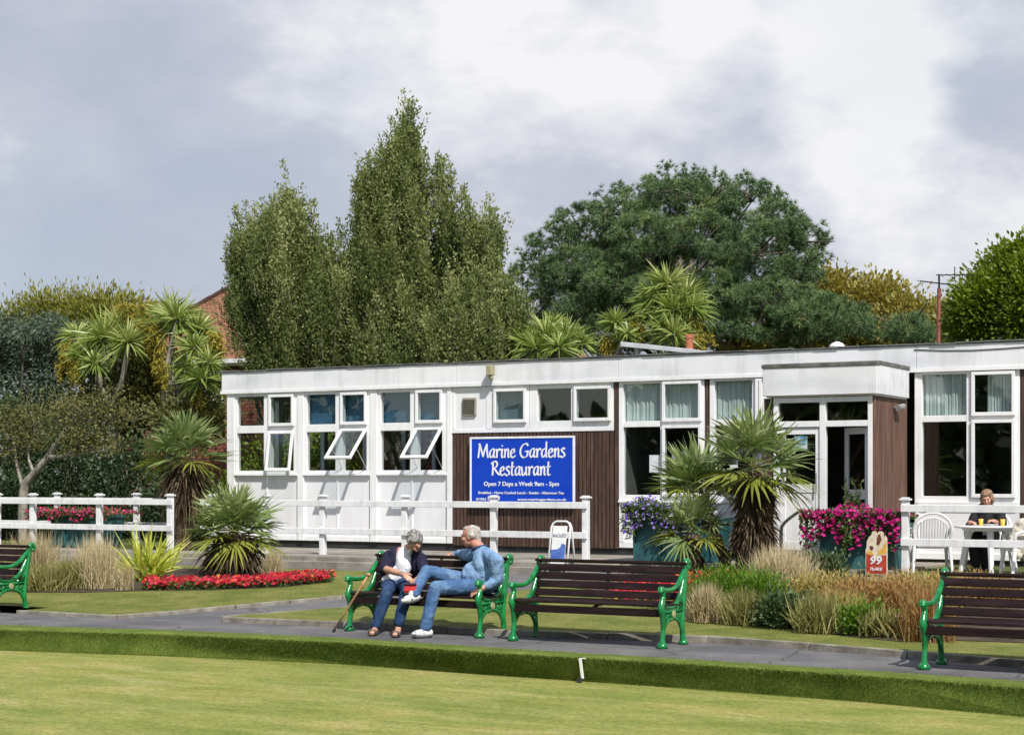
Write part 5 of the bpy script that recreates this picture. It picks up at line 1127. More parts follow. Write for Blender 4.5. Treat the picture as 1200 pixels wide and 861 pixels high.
# --- cabbage palms (cordyline)
def head(f, c, r, n=150, wd=.045, tilt=None, tint=.5, lo=-.75):
    d = rdir(n*2, .25); d = d[d[:,2] > lo][:n]; n = len(d)
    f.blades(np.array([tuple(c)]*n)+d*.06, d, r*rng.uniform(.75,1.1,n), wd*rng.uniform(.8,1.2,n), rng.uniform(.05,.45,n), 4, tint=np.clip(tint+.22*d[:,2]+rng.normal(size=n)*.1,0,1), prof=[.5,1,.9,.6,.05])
def cordyline(label, heads, base, panis=(), fork=None, r_tr=.11, scale=.95, name='cabbage_palm'):
    o = empty(name, base, label=label, cat='palm'); f = Fol(); b = MB(); b0 = Vector(base)
    fk = Vector(fork) if fork is not None else b0+Vector((0,0,2.2))
    for (x, y, p, r) in heads:
        c = P(x, y, p); head(f, c, r, n=int(190*r/.9), tint=random.uniform(.42,.6)); k = 26
        dd = nrm(rdir(k)*np.array([1,1,.3])-np.array([0,0,.8])); 
        m_ = (fk+c)/2+Vector((random.uniform(-.15,.15), 0, -.1)); b.tube(smooth_line([fk-b0, m_-b0, Vector(c)-b0], 4), [r_tr*.75]*4+[r_tr*.6]*5, 8)
    f.obj('crown', M['cord'], o)
    b2_ = MB(); b2_.tube(smooth_line([Vector((0,0,-.05)), (fk-b0)*.5+Vector((.06,0,0)), fk-b0], 4), [r_tr*1.4]*4+[r_tr]*5, 10); b2_.obj('trunk', M['grey_bark'], o, smooth=True); b.obj('branches', M['grey_bark'], o, smooth=True)
    if panis:
        g = Fol()
        for (x, y, p, rx, rz_) in panis:
            c = P(x, y, p); m2 = 16; n = int(1700*rx*rz_/.15); cc = rdir(m2)*rng.random((m2,1))*np.array([rx,rx*.8,rz_]); ix = rng.integers(0, m2, n); t_ = rng.random(n); pos = np.array(tuple(c))+cc[ix]+np.column_stack([rng.normal(size=n)*.05*(1.3-t_)+cc[ix][:,0]*t_*.5, rng.normal(size=n)*.05*(1.3-t_), .12-t_*.38]); g.leaves(pos, nrm(rdir(n)*.8+np.array([0,0,-.7])), rng.uniform(.06,.14,n), .03)
        g.obj('flower_panicles', M['panicle'], o)
    return o
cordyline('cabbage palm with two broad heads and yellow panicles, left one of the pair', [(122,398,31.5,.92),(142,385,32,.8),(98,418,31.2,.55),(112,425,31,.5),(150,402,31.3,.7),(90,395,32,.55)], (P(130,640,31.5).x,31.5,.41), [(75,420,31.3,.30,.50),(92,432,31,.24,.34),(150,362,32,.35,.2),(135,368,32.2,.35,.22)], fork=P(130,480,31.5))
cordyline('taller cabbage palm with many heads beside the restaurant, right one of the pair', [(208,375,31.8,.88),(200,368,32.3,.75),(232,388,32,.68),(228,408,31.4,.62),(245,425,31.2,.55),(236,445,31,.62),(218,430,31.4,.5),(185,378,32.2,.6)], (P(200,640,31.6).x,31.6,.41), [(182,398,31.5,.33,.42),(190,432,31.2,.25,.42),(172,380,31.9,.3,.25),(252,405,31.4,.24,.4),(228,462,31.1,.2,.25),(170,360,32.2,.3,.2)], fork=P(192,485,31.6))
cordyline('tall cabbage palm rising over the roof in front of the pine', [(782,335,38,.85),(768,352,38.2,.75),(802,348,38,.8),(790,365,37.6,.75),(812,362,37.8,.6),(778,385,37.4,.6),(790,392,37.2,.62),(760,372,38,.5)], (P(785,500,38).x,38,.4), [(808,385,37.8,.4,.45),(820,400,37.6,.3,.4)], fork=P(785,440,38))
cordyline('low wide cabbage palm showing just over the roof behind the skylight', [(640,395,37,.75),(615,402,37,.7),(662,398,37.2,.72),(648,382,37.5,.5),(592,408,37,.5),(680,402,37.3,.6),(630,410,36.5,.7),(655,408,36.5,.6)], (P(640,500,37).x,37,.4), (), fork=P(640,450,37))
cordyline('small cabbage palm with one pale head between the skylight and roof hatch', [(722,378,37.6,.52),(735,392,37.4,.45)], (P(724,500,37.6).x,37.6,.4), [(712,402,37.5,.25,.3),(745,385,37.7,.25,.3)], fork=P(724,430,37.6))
# --- fan palms
def fan_palm(label, c, base, R_, n, dead=40, skirt=1.0, skirt_r=.34, tr_r=.14, seed=0, petl=.42, leaf=.6, low=-.35, yellow=.2, bias=None, nl=17, name='fan_palm'):
    o = empty(name, base, label=label, cat='palm'); c = Vector(c); b0 = Vector(base); f = Fol(); fy = Fol(); st = MB()
    for i in range(n):
        t = i/n; el = low+(1.45-low)*((1-t)**.9)+random.uniform(-.12,.12); az = i*2.39996+random.uniform(-.2,.2)
        d = Vector((math.cos(az)*math.cos(el), math.sin(az)*math.cos(el), math.sin(el)))
        if bias is not None: d = (d+Vector(bias)).normalized()
        pl = R_*petl*random.uniform(.8,1.15); tip = c+d*pl+Vector((0,0,-.06*pl)); st.tube([c-b0, (c+tip)/2+Vector((0,0,.02))-b0, tip-b0], [.012,.009,.007], 5)
        s_ = d.cross(Vector((0,0,1))); s_ = s_.normalized() if s_.length > .05 else Vector((1,0,0)); upv = s_.cross(d).normalized()
        tw = random.uniform(-.5,.5); s_ = (s_*math.cos(tw)+upv*math.sin(tw)).normalized(); upv = s_.cross(d).normalized()
        ang = np.linspace(-1.75, 1.75, nl)+rng.normal(size=nl)*.03
        dn, sn, un = np.array(d), np.array(s_), np.array(upv)
        ld = np.cos(ang)[:,None]*dn+np.sin(ang)[:,None]*sn+un*(.22*np.abs(np.sin(ang)))[:,None]+rng.normal(size=(nl,3))*.03
        LL = R_*leaf*1.12*(1-.22*(np.abs(ang)/1.75)**2)*rng.uniform(.92,1.06,nl); old = t > 1-yellow
        side = nrm(np.cross(nrm(ld), un)+rng.normal(size=(nl,3))*.35)
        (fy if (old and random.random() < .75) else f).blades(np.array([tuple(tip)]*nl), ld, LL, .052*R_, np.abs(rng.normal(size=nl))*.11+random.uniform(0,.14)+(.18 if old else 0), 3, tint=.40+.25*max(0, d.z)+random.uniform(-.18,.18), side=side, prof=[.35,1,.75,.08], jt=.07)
    f.obj('crown', M['fan'], o)
    if fy.V: fy.obj('old_fronds', M['fanyellow'], o)
    st.obj('petioles', mat('palm_petiole', [(.14,.16,.05),(.25,.25,.10)], .5), o)
    if dead:
        g = Fol(); nd = dead
        for i in range(nd):
            az = random.uniform(0, 6.283); z = c.z-.05-random.random()**1.0*skirt; rr = skirt_r*random.uniform(.25,.75); q = np.array([c.x+math.cos(az)*rr*.4, c.y+math.sin(az)*rr*.4, z])
            k = 16; dd = nrm(np.array([math.cos(az)*.42, math.sin(az)*.42, -.85])+rng.normal(size=(k,3))*.38); g.blades(np.tile(q,(k,1)), dd, skirt_r*rng.uniform(.8,1.5,k), .03, .35, 3, tint=random.uniform(.1,.8), jt=.2)
        v = np.concatenate(g.V); 
        g.V = [np.column_stack([v[:,0], v[:,1], np.maximum(v[:,2], b0.z+.02)])]; g.Q = [np.concatenate(g.Q)]; g.T = [np.concatenate(g.T)]
        g.obj('dead_skirt', M['deadfan'], o)
    mb = MB(); H_ = c.z-b0.z; k = 14
    prof_ = [(tr_r*(1.15 if i % 2 else .95), -.05+H_*i/k) for i in range(k+1)]
    vs = [Vector((c.x-b0.x, c.y-b0.y, 0))*(i/k)+Vector((0,0,z)) for i, (r, z) in enumerate(prof_)]; mb.tube(vs, [r for r, z in prof_], 10)
    mb.obj('trunk', mat('fibrous_trunk', [(.05,.032,.018),(.11,.075,.045),(.2,.15,.1)], .9, 14, bump=.9, bscale=40), o); return o
# beside the building, in front of the left hedge
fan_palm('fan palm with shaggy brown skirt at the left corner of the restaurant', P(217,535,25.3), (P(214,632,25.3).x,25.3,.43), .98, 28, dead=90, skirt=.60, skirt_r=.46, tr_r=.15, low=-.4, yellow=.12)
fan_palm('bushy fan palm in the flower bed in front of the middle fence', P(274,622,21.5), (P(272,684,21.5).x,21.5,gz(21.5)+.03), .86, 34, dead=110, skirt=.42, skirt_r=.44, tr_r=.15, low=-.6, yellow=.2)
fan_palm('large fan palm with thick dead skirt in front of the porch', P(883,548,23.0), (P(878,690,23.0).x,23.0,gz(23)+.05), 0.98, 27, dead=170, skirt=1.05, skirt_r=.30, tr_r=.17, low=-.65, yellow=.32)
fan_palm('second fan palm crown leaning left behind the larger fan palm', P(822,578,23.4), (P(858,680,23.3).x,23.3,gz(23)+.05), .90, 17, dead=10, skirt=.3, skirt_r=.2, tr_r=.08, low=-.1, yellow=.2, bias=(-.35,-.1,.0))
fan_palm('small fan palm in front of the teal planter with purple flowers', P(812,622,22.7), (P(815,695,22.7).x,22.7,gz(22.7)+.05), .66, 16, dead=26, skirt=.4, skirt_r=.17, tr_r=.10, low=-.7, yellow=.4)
# --- grasses, flax and bed plants
M['straw'] = leaf_mat('straw_grass', [(.25,.20,.10),(.46,.38,.22),(.66,.57,.38)], .7, .25, .2)
M['olivegrass'] = leaf_mat('olive_grass', [(.09,.10,.03),(.24,.23,.075),(.45,.41,.18)], .7, .25, .2)
M['flax'] = leaf_mat('yellow_flax', [(.22,.30,.03),(.48,.52,.07),(.72,.70,.20)], .4, .25, .4)
M['rust'] = leaf_mat('rusty_leaves', [(.13,.07,.03),(.30,.16,.06),(.46,.29,.12),(.26,.26,.08)], .7, .25, .2)
M['dryseed'] = leaf_mat('dry_seed_heads', [(.20,.16,.05),(.38,.31,.10),(.55,.45,.20)], .7, .25, .2)
M['lush'] = leaf_mat('lush_leaves', [(.04,.10,.008),(.10,.20,.015),(.20,.30,.04)], .5, .3, .4)
def grass_clump(label, x, y, w_px, h_px, m='straw', n=900, wd=.010, droop=.45, up=1.0, group=None, name='ornamental_grass', off=.04, tint=.5, spread=.35, pz=None, segs=4):
    g = G(x, y) if pz is None else pz; s = FPX/(g.y/ray(x)[1]); wr, h = w_px/2/s, h_px/s
    o = empty(name, (g.x, g.y, gz(g.y)+off), label=label, cat='ornamental grass', kind='thing'); f = Fol(); b = np.array([g.x, g.y, gz(g.y)+off])+np.column_stack([rng.normal(size=n)*wr*spread, rng.normal(size=n)*wr*spread*.8, np.zeros(n)])
    out = nrm(np.column_stack([rng.normal(size=n), rng.normal(size=n), np.zeros(n)])); k = rng.random(n)[:,None]
    d = nrm(out*k*wr/h*1.1+np.array([0,0,up])); f.blades(b, d, h*rng.uniform(.6,1.1,n)*1.08, wd, droop*rng.uniform(.2,1,n)*k[:,0], segs, tint=tint, jt=.22); f.obj('blades', M[m], o); return o
GL_ = [
 ('olive grass tuft beside the left bench, nearest the left edge', 52, 694, 70, 34, 'olivegrass', 900, .012),
 ('second olive grass tuft from the left bench, in the left bed', 88, 692, 60, 36, 'olivegrass', 900, .012),
 ('tall straw coloured feather grass behind the olive tufts at left', 40, 680, 70, 56, 'straw', 900, .009),
 ('tallest pale feather grass in the left bed, left of the yellow flax', 114, 692, 50, 60, 'straw', 1100, .009, .75),
 ('thin pale feather grass in front of the yellow flax', 146, 694, 30, 34, 'straw', 260, .008),
 ('pale grass tuft at the right foot of the bushy fan palm', 320, 680, 30, 34, 'straw', 300, .008),
 ('wispy grass behind the yellow flax by the left fence', 110, 676, 50, 46, 'straw', 420, .008),
 ('pale tan feather grass plume before the big fan palm', 915, 700, 75, 56, 'straw', 1700, .009, .8),
 ('second pale feather grass plume, right at the foot of the hand rail', 948, 694, 60, 40, 'straw', 1000, .009, .8),
 ('straw coloured grass tuft next to the right end of the middle bench', 828, 735, 44, 44, 'straw', 800, .010),
 ('brownish low grass tuft right of the straw tuft by the bench', 872, 738, 58, 42, 'olivegrass', 1000, .009),
 ('olive grass tuft with arching blades right of the dark green bush', 960, 747, 66, 44, 'olivegrass', 900, .012),
 ('wide pale grass clump behind the dark green bush', 985, 732, 80, 38, 'dryseed', 900, .009),
 ('green strap leaved clump in front of the dry canes', 1035, 752, 60, 34, 'olivegrass', 420, .022)]
for L_ in GL_: grass_clump(L_[0], L_[1], L_[2], L_[3], L_[4], L_[5], L_[6], L_[7], off=.04 if L_[1] < 400 else .066, tint=L_[8] if len(L_) > 8 else .5)
# yellow flax
g = G(170, 683); o = empty('flax_plant', (g.x, g.y, gz(g.y)+.04), label='spiky yellow striped flax in the left flower bed', cat='plant'); f = Fol(); n = 170
d = nrm(np.column_stack([rng.normal(size=n)*.62, rng.normal(size=n)*.45, np.full(n,.85)])); f.blades(np.array(tuple(o.location))+rng.normal(size=(n,3))*np.array([.12,.08,0]), d, rng.uniform(.5,1.10,n), rng.uniform(.04,.065,n), rng.uniform(.0,.32,n), 4, prof=[.7,1,.8,.4,.03]); f.obj('blades', M['flax'], o)
# bedding begonias: a mass of small flowers
def begonias(label, poly, n, h=.16):
    q = scatter_poly([(p.x, p.y) for p in poly], n); z = gzv(q[:,1])+.05; n = len(q)
    f = Fol(); c = np.column_stack([q, z+rng.random(n)*h*.9]); f.leaves(c, rdir(n,.4), rng.uniform(.03,.06,n), .035); f.obj('bedding_plants', M['petleaf'], kind='stuff', label='low green leaves under the '+label, cat='bedding')
    q = scatter_poly([(p.x, p.y) for p in poly], int(n*.62)); q = q[(np.sin(q[:,0]*9.1+np.sin(q[:,1]*13)*1.5)*np.sin(q[:,1]*17+q[:,0]*4) > -.42+rng.normal(size=len(q))*.15)]; m_ = len(q); z = gzv(q[:,1])+.05+h*rng.uniform(.45,1.25,m_); c = np.column_stack([q, z]); f = Fol(); nn = nrm(rdir(m_)*.6+np.array([-.1,-.7,.8])); e1 = nrm(np.cross(nn, rdir(m_))); e2 = np.cross(nn, e1); r_ = rng.uniform(.018,.034,m_)[:,None]; tn = rng.random(m_)
    for a_ in range(4):
        t0, t1 = a_*math.pi/2, (a_+1)*math.pi/2; tm = (t0+t1)/2
        V = np.stack([c, c+(e1*math.cos(t0)+e2*math.sin(t0))*r_, c+(e1*math.cos(tm)+e2*math.sin(tm))*r_*1.15+nn*r_*.3, c+(e1*math.cos(t1)+e2*math.sin(t1))*r_], 1).reshape(-1,3); f.push(V, (np.arange(m_)*4)[:,None]+np.arange(4)[None], np.repeat(tn,4))
    f.obj('bedding_flowers', M['begonia'], kind='stuff', label=label, cat='flowers')
M['begonia'] = leaf_mat('begonia_petals', [(.30,.006,.025),(.46,.010,.03),(.58,.025,.08),(.66,.10,.03),(.70,.36,.06)], .5, .3, .3, pos=[0,.4,.75,.96,1])
begonias('red and pink begonias edging the left flower bed', [G(x,y) for x,y in ((168,695),(250,694),(330,690.5),(388,685),(393,681),(360,680.5),(300,686),(240,688),(170,687))], 3600, .10)
begonias('small red flowers behind the middle bench', [G(x,y) for x,y in ((715,713),(775,722),(800,712),(840,690),(900,684),(900,676),(840,680),(760,692),(715,700))], 1500, .12)
# broad bed plants
def bed_bush(name, label, x, y, w_px, h_px, m, n, leaf=(.04,.08), wdl=.4, up=.6, clump=10, cr=.07, tint=None, dep=.35, inner=.4):
    g = G(x, y); g.z = gz(g.y)+.06; s = FPX/(g.y/ray(x)[1]); h = h_px/s; wr = w_px/2/s
    lob = []
    for i in range(5): u = (i-2)/2.2; lob.append((Vector((g.x+u*wr*.75, g.y+random.uniform(-.2,.2)*dep, g.z+h*.42)), (wr*.42, dep, h*random.uniform(.46,.6)), 1))
    return leafy(name, label, lob, n, (g.x, g.y, g.z), m, leaf, wdl, clump, cr, up, cat='plant', branches=10, trunk_r=.03, tint=tint, tr=False, inner=inner)
bed_bush('leafy_bush', 'bright green feathery bush right of the middle bench', 862, 718, 96, 38, 'lush', 11000, (.04,.09), .22, 1.2)
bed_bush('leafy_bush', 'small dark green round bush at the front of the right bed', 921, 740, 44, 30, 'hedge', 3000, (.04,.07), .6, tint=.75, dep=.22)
bed_bush('dry_plant', 'wide rusty seeding plant in the middle of the right bed', 1030, 724, 100, 30, 'rust', 11000, (.03,.07), .35, .8)
bed_bush('dry_plant', 'sandy seeding plant left of the rusty plant in the right bed', 975, 712, 90, 26, 'dryseed', 9000, (.03,.07), .3, .8)
bed_bush('dry_plant', 'yellowish seeding plant between the rusty plant and the right bench', 1080, 716, 90, 30, 'dryseed', 9000, (.03,.07), .3, .8)
bed_bush('dry_plant', 'rusty plant rising behind the right bench', 1140, 712, 110, 26, 'rust', 8000, (.03,.07), .3, .8)
bed_bush('leafy_bush', 'low green leaves at the foot of the rusty plant', 1008, 748, 50, 26, 'lush', 2200, (.04,.08), .4, tint=.4, dep=.2)
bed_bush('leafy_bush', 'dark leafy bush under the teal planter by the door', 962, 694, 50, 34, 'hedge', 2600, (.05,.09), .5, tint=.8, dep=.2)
grass_clump('tall arching dry canes left of the right bench', 1088, 757, 70, 72, 'rust', 800, .010, droop=.7)
grass_clump('reddish stalks behind the ice cream sign', 1062, 702, 50, 34, 'rust', 350, .008, droop=.3)
grass_clump('brown wispy tuft in the bed before the outdoor table', 1110, 708, 70, 30, 'rust', 600, .008, droop=.3)
# wood across the green, behind the camera: what the window glass mirrors
f = Fol(); n = 26000; a_ = rng.uniform(-110, 90, n); h_ = 7.5+2.5*np.sin(a_*.13)+1.8*np.sin(a_*.41+1); pos = np.column_stack([a_, -52+rng.normal(size=n)*2.5, -.3+rng.random(n)**.8*h_]); f.leaves(pos, rdir(n), rng.uniform(.9,1.6,n), .9, tint=.4, jt=.25)
f.obj('woods', M['hedge'], kind='stuff', label='far belt of trees on the other side of the green', cat='trees')
# ------------------------------------------------------------------ people
def prim_mesh(prims):
    mb = MB()
    for pr in prims:
        if pr[0] == 'c':                       # tapered capsule chain: points, radii
            pts, rr = pr[1], pr[2]
            for i in range(len(pts)-1):
                a, b = Vector(pts[i]), Vector(pts[i+1]); k = max(2, int((b-a).length/.03))
                mb.tube([a.lerp(b, j/k) for j in range(k+1)], [rr[i]+(rr[i+1]-rr[i])*j/k for j in range(k+1)], 14)
            for p_, r_ in zip(pts, rr): mb.ball(p_, r_*.99, 14)
        elif pr[0] == 'e':                     # ellipsoid: centre, radii, rotation
            b0 = len(mb.v); mb.ball((0,0,0), pr[2], 18); Mx = pr[3] if len(pr) > 3 else Matrix.Identity(3)
            for i in range(b0, len(mb.v)): mb.v[i] = tuple(Vector(pr[1])+Mx@Vector(mb.v[i]))
    return mb
def fuse(name, prims, m, parent, vox=.010, smooth=4, rough=0, rscale=.09, wrinkle_tex=None):
    me = prim_mesh(prims).mesh('tmp'); o = bpy.data.objects.new('tmp', me); C.objects.link(o)
    r_ = o.modifiers.new('r', 'REMESH'); r_.mode = 'VOXEL'; r_.voxel_size = vox; s_ = o.modifiers.new('s', 'SMOOTH'); s_.factor = .6; s_.iterations = smooth
    if rough:
        tx = bpy.data.textures.new('folds', 'CLOUDS'); tx.noise_scale = rscale; tx.noise_depth = 2; d_ = o.modifiers.new('d', 'DISPLACE'); d_.texture = tx; d_.strength = rough; d_.mid_level = .5; d_.texture_coords = 'LOCAL'
    bpy.context.view_layer.update(); m2 = bpy.data.meshes.new_from_object(o.evaluated_get(bpy.context.evaluated_depsgraph_get())); bpy.data.objects.remove(o)
    for v in m2.vertices: v.co -= parent.location
    m2.materials.clear(); return link(name, m2, m, parent, smooth=True)
M['skin'] = mat('skin', [(.42,.20,.13),(.52,.28,.19),(.58,.33,.24)], .5, 18, 4, spec=.4); M['skin_red'] = mat('ruddy_skin', [(.42,.17,.11),(.52,.24,.17),(.58,.30,.22)], .5, 18, 4)
M['shirt'] = mat('blue_cotton', [(.13,.23,.40),(.19,.31,.49),(.25,.38,.56)], .8, 7, 6, stretch=(1,1,.6), bump=.9, bscale=9, bdist=.05, spec=.2)
M['jeans'] = mat('washed_denim', [(.045,.10,.22),(.085,.165,.31),(.20,.29,.42)], .85, 5, 8, lo=.35, hi=.75, bump=.9, bscale=10, bdist=.04, spec=.2)
M['darkjeans'] = mat('dark_denim', [(.012,.03,.085),(.022,.05,.12),(.05,.09,.18)], .85, 6, 6, bump=.5, bscale=14, bdist=.02, spec=.2)
M['navy'] = mat('navy_cloth', [(.010,.010,.028),(.020,.018,.045)], .8, 8, 5, bump=.4, bscale=16, bdist=.015, spec=.2)
M['blouse'] = mat('white_blouse', [(.45,.55,.72),(.74,.77,.82),(.78,.80,.84)], .7, 26, 4, lo=.30, hi=.45)
M['shoe'] = mat('white_leather', [(.16,.18,.22),(.60,.60,.58),(.72,.72,.70)], .5, 22, 4, lo=.36, hi=.5); M['sole'] = mat('dark_sole', (.04,.04,.045), .7)
M['hairm'] = mat('fair_grey_hair', [(.20,.17,.14),(.38,.35,.31),(.58,.55,.51)], .6, 30, 6, stretch=(1,1,.3), bump=.8, bscale=60, bdist=.01)
M['hairw'] = mat('grey_hair', [(.06,.055,.05),(.20,.185,.17),(.46,.44,.42)], .6, 38, 6, bump=.9, bscale=60, bdist=.01)
M['hairr'] = mat('auburn_hair', [(.10,.05,.03),(.22,.12,.07),(.42,.28,.17)], .6, 30, 6, bump=.8, bscale=50, bdist=.01)
M['eye'] = mat('eye_dark', (.02,.015,.012), .2); M['lip'] = mat('lips', (.32,.09,.08), .5); M['eyewhite'] = mat('eye_white', (.6,.58,.55), .3)
def lerp(a, b, t): return Vector(a)*(1-t)+Vector(b)*t
def face_frame(fwd, up):
    f = Vector(fwd).normalized(); u = Vector(up); u = (u-f*u.dot(f)).normalized(); r = f.cross(u).normalized()
    return Matrix((r, f, u)).transposed()       # columns: right, forward, up
def head_prims(c, fwd, up, s=1.0, jowl=1.0):
    Fm = face_frame(fwd, up); q = lambda x, y, z: Vector(c)+Fm@(Vector((x, y, z))*s)
    E = lambda x, y, z, r: ('e', q(x,y,z), tuple(k*s for k in r), Fm)
    pr = [E(0,-.012,.028,(.074,.092,.088)), E(0,.022,-.025,(.060,.072,.075)), E(0,.048,-.072,(.038*jowl,.038,.036)), E(0,.020,-.06,(.052*jowl,.055,.045)),
          E(0,.098,-.012,(.012,.020,.026)), E(0,.106,-.026,(.016,.016,.012)), E(0,.078,.028,(.052,.020,.014)), E(.036,.068,-.018,(.024,.022,.02)), E(-.036,.068,-.018,(.024,.022,.02)), E(0,.088,-.062,(.024,.012,.012)),
          E(.074,-.008,-.008,(.012,.020,.030)), E(-.074,-.008,-.008,(.012,.020,.030))]
    return pr, q, Fm
def face_bits(o, c, fwd, up, s=1.0):
    _, q, Fm = head_prims(c, fwd, up, s)
    e = MB()
    for sx_ in (-1, 1): e.ball(q(sx_*.030,.080,.004)-o.location, .0095*s, 10)
    for nm, bits, m in (('eyes', [(-.030,.083,.004,.010,.006,.006),(.030,.083,.004,.010,.006,.006)], M['eye']), ('mouth', [(0,.0985,-.060,.020,.005,.005)], M['lip']), ('eyebrows', [(-.030,.093,.022,.016,.005,.004),(.030,.093,.022,.016,.005,.004)], M['hairw'])):
        mb = MB()
        for x, y, z, rx, ry, rz_ in bits:
            b0 = len(mb.v); mb.ball((0,0,0), (rx*s, ry*s, rz_*s), 10)
            for i in range(b0, len(mb.v)): mb.v[i] = tuple(q(x,y,z)+Fm@Vector(mb.v[i])-o.location)
        mb.obj(nm, m, o, smooth=True)
def hand_prims(wr, dirn, palm_n, curl=.5, s=1.0, thumb=1):
    """wrist, pointing direction, back-of-hand normal; four unequal bent fingers and a thumb"""
    d = Vector(dirn).normalized(); n = Vector(palm_n); n = (n-d*n.dot(d)).normalized(); r = d.cross(n).normalized(); w_ = Vector(wr)
    pr = [('e', w_+d*.045*s, (.040*s, .048*s, .016*s), Matrix((r, d, n)).transposed()), ('c', [w_, w_+d*.03*s], [.026*s, .028*s])]
    for i, (x, L_) in enumerate(((-.030,.060),(-.010,.075),(.011,.070),(.031,.052))):
        p0 = w_+d*.078*s+r*x*s; pts = [p0]; a = 0
        for j, fr in enumerate((.42,.33,.25)):
            a += curl*(.5+.35*j); dd = (d*math.cos(a)-n*math.sin(a)); pts.append(pts[-1]+dd*L_*fr*s)
        pr.append(('c', [w_+d*.05*s+r*x*.8*s]+pts, [.010*s,.0095*s,.009*s,.0085*s,.0075*s]))
    t0 = w_+d*.02*s+r*(-.028*thumb)*s; pr.append(('c', [t0, t0+(d*.5-r*thumb*.75-n*.2).normalized()*.038*s, t0+(d*.5-r*thumb*.75-n*.2).normalized()*.038*s+(d*.85-r*thumb*.3-n*.35).normalized()*.030*s], [.013*s,.0115*s,.009*s]))
    return pr
def shoe_prims(ank, toe, s=1.0, hgt=.045):
    a, t = Vector(ank), Vector(toe); d = (t-a).normalized()
    return [('c', [a-d*.045*s, a+d*.06*s, t-d*.03*s], [.043*s,.042*s,.036*s]), ('e', t-d*.035*s, (.043*s,.055*s,.030*s), face_frame(d, (0,0,1))), ('c', [a, a+Vector((0,0,.05))], [.04*s,.045*s])]
bz = .445                                       # top of the bench seat
# ---------- man in blue
man = empty('person', (A(567,16.6), 16.5, 0), label='man in blue shirt and washed jeans sitting with crossed legs, head turned away', cat='person')
hd = P(551.5, 628, 16.62); fwd = Vector((-.93, -.12, -.16)); upv = Vector((.10, 0, 1))
hp, q, Fm = head_prims(hd, fwd, upv, 1.08, 1.25)
pel = Vector((A(566,16.6), 16.58, bz+.12)); chest = P(568, 662, 16.55); nk = P(563.5, 643, 16.58)
sR = P(549, 650, 16.74); elR = P(537.5, 650, 16.95); wrR = P(528.5, 650.5, 16.93)
sL = P(580, 654, 16.36); elL = P(582.5, 680, 16.42); wrL = P(563, 690, 16.28)
knA = P(500, 668.5, 16.28); anA = P(484.5, 697, 16.02); toA = P(472, 703.5, 15.93)     # crossed leg
knB = P(510, 688, 16.10); anB = P(498.5, 736, 16.0); toB = P(484.5, 744.5, 15.86); toB.z = .045
hipA = pel+Vector((-.02,.08,-.01)); hipB = pel+Vector((0,-.10,-.02))
body = hp+[('c', [nk+Vector((0,0,-.03)), nk+Vector((-.015,0,.02)), hd+Vector((.03,0,-.06))], [.062,.060,.058]),
  ('c', [sR, elR, wrR], [.052,.042,.030]), ('c', [sL+Vector((0,.01,-.01)), elL, wrL], [.042,.040,.030]), ('e', chest+Vector((-.02,0,0)), (.09,.10,.16)), ('e', pel+Vector((-.02,0,.06)), (.12,.12,.14)),
  ('c', [hipA, knA, anA], [.085,.06,.042]), ('c', [hipB, knB, anB], [.085,.06,.042])]
body += hand_prims(wrR, (-1,-.15,-.12), (0,0,1), .55, 1.0, 1)+hand_prims(wrL, (-.75,-.35,-.45), (0,-.6,.8), .35, 1.0, -1)
fuse('body', body, M['skin_red'], man, .0075, 3); face_bits(man, hd, fwd, upv, 1.08)
B1 = lerp(chest, pel, .55)
shirt = [('e', chest+Vector((0,0,.02)), (.135,.17,.18)), ('e', B1+Vector((-.075,-.03,.0)), (.175,.165,.17)), ('e', B1+Vector((.0,.0,.03)), (.15,.17,.19)), ('e', pel+Vector((-.02,0,.07)), (.17,.165,.13)), ('c', [sR+Vector((0,0,-.01)), nk+Vector((.0,0,-.035)), sL+Vector((0,.01,-.01))], [.068,.088,.070]), ('c', [sL+Vector((0,.03,-.03)), elL+Vector((-.05,.06,.02))], [.085,.10]), ('e', chest+Vector((.045,.0,-.05)), (.10,.15,.22)), ('c', [nk+Vector((0,0,-.055)), nk+Vector((.0,0,-.02))], [.10,.078]),
  ('c', [sR, elR, lerp(elR, wrR, .35)], [.074,.060,.052]), ('c', [sL+Vector((0,.005,-.01)), lerp(sL,elL,.5), elL, lerp(elL, wrL, .6)], [.070,.062,.058,.050])]
fuse('shirt', shirt, M['shirt'], man, .010, 6, .016, .05)
col = MB(); Cn = nk+Vector((-.006,0,.006))
for k_ in range(1):
    ring = [Cn+Vector((math.cos(t)*.076-.01, math.sin(t)*.076, .008+.022*math.cos(t))) for t in np.linspace(.0, 6.283, 20)[:-1]]
    col.tube(ring+[ring[0]], .018, 6)
for v in range(len(col.v)): col.v[v] = tuple(Vector(col.v[v])-man.location)
col.obj('collar', mat('navy_collar', (.02,.035,.10), .8), man, smooth=True)
jeans = [('e', pel+Vector((0,0,-.01)), (.165,.185,.115)), ('c', [hipA, lerp(hipA,knA,.5), knA, lerp(knA,anA,.5), lerp(knA,anA,.93)], [.098,.084,.070,.064,.064]), ('c', [hipB, lerp(hipB,knB,.5), knB, lerp(knB,anB,.5), lerp(knB,anB,.96)], [.102,.090,.074,.068,.068])]
fuse('jeans', jeans, M['jeans'], man, .010, 4, .018, .05)
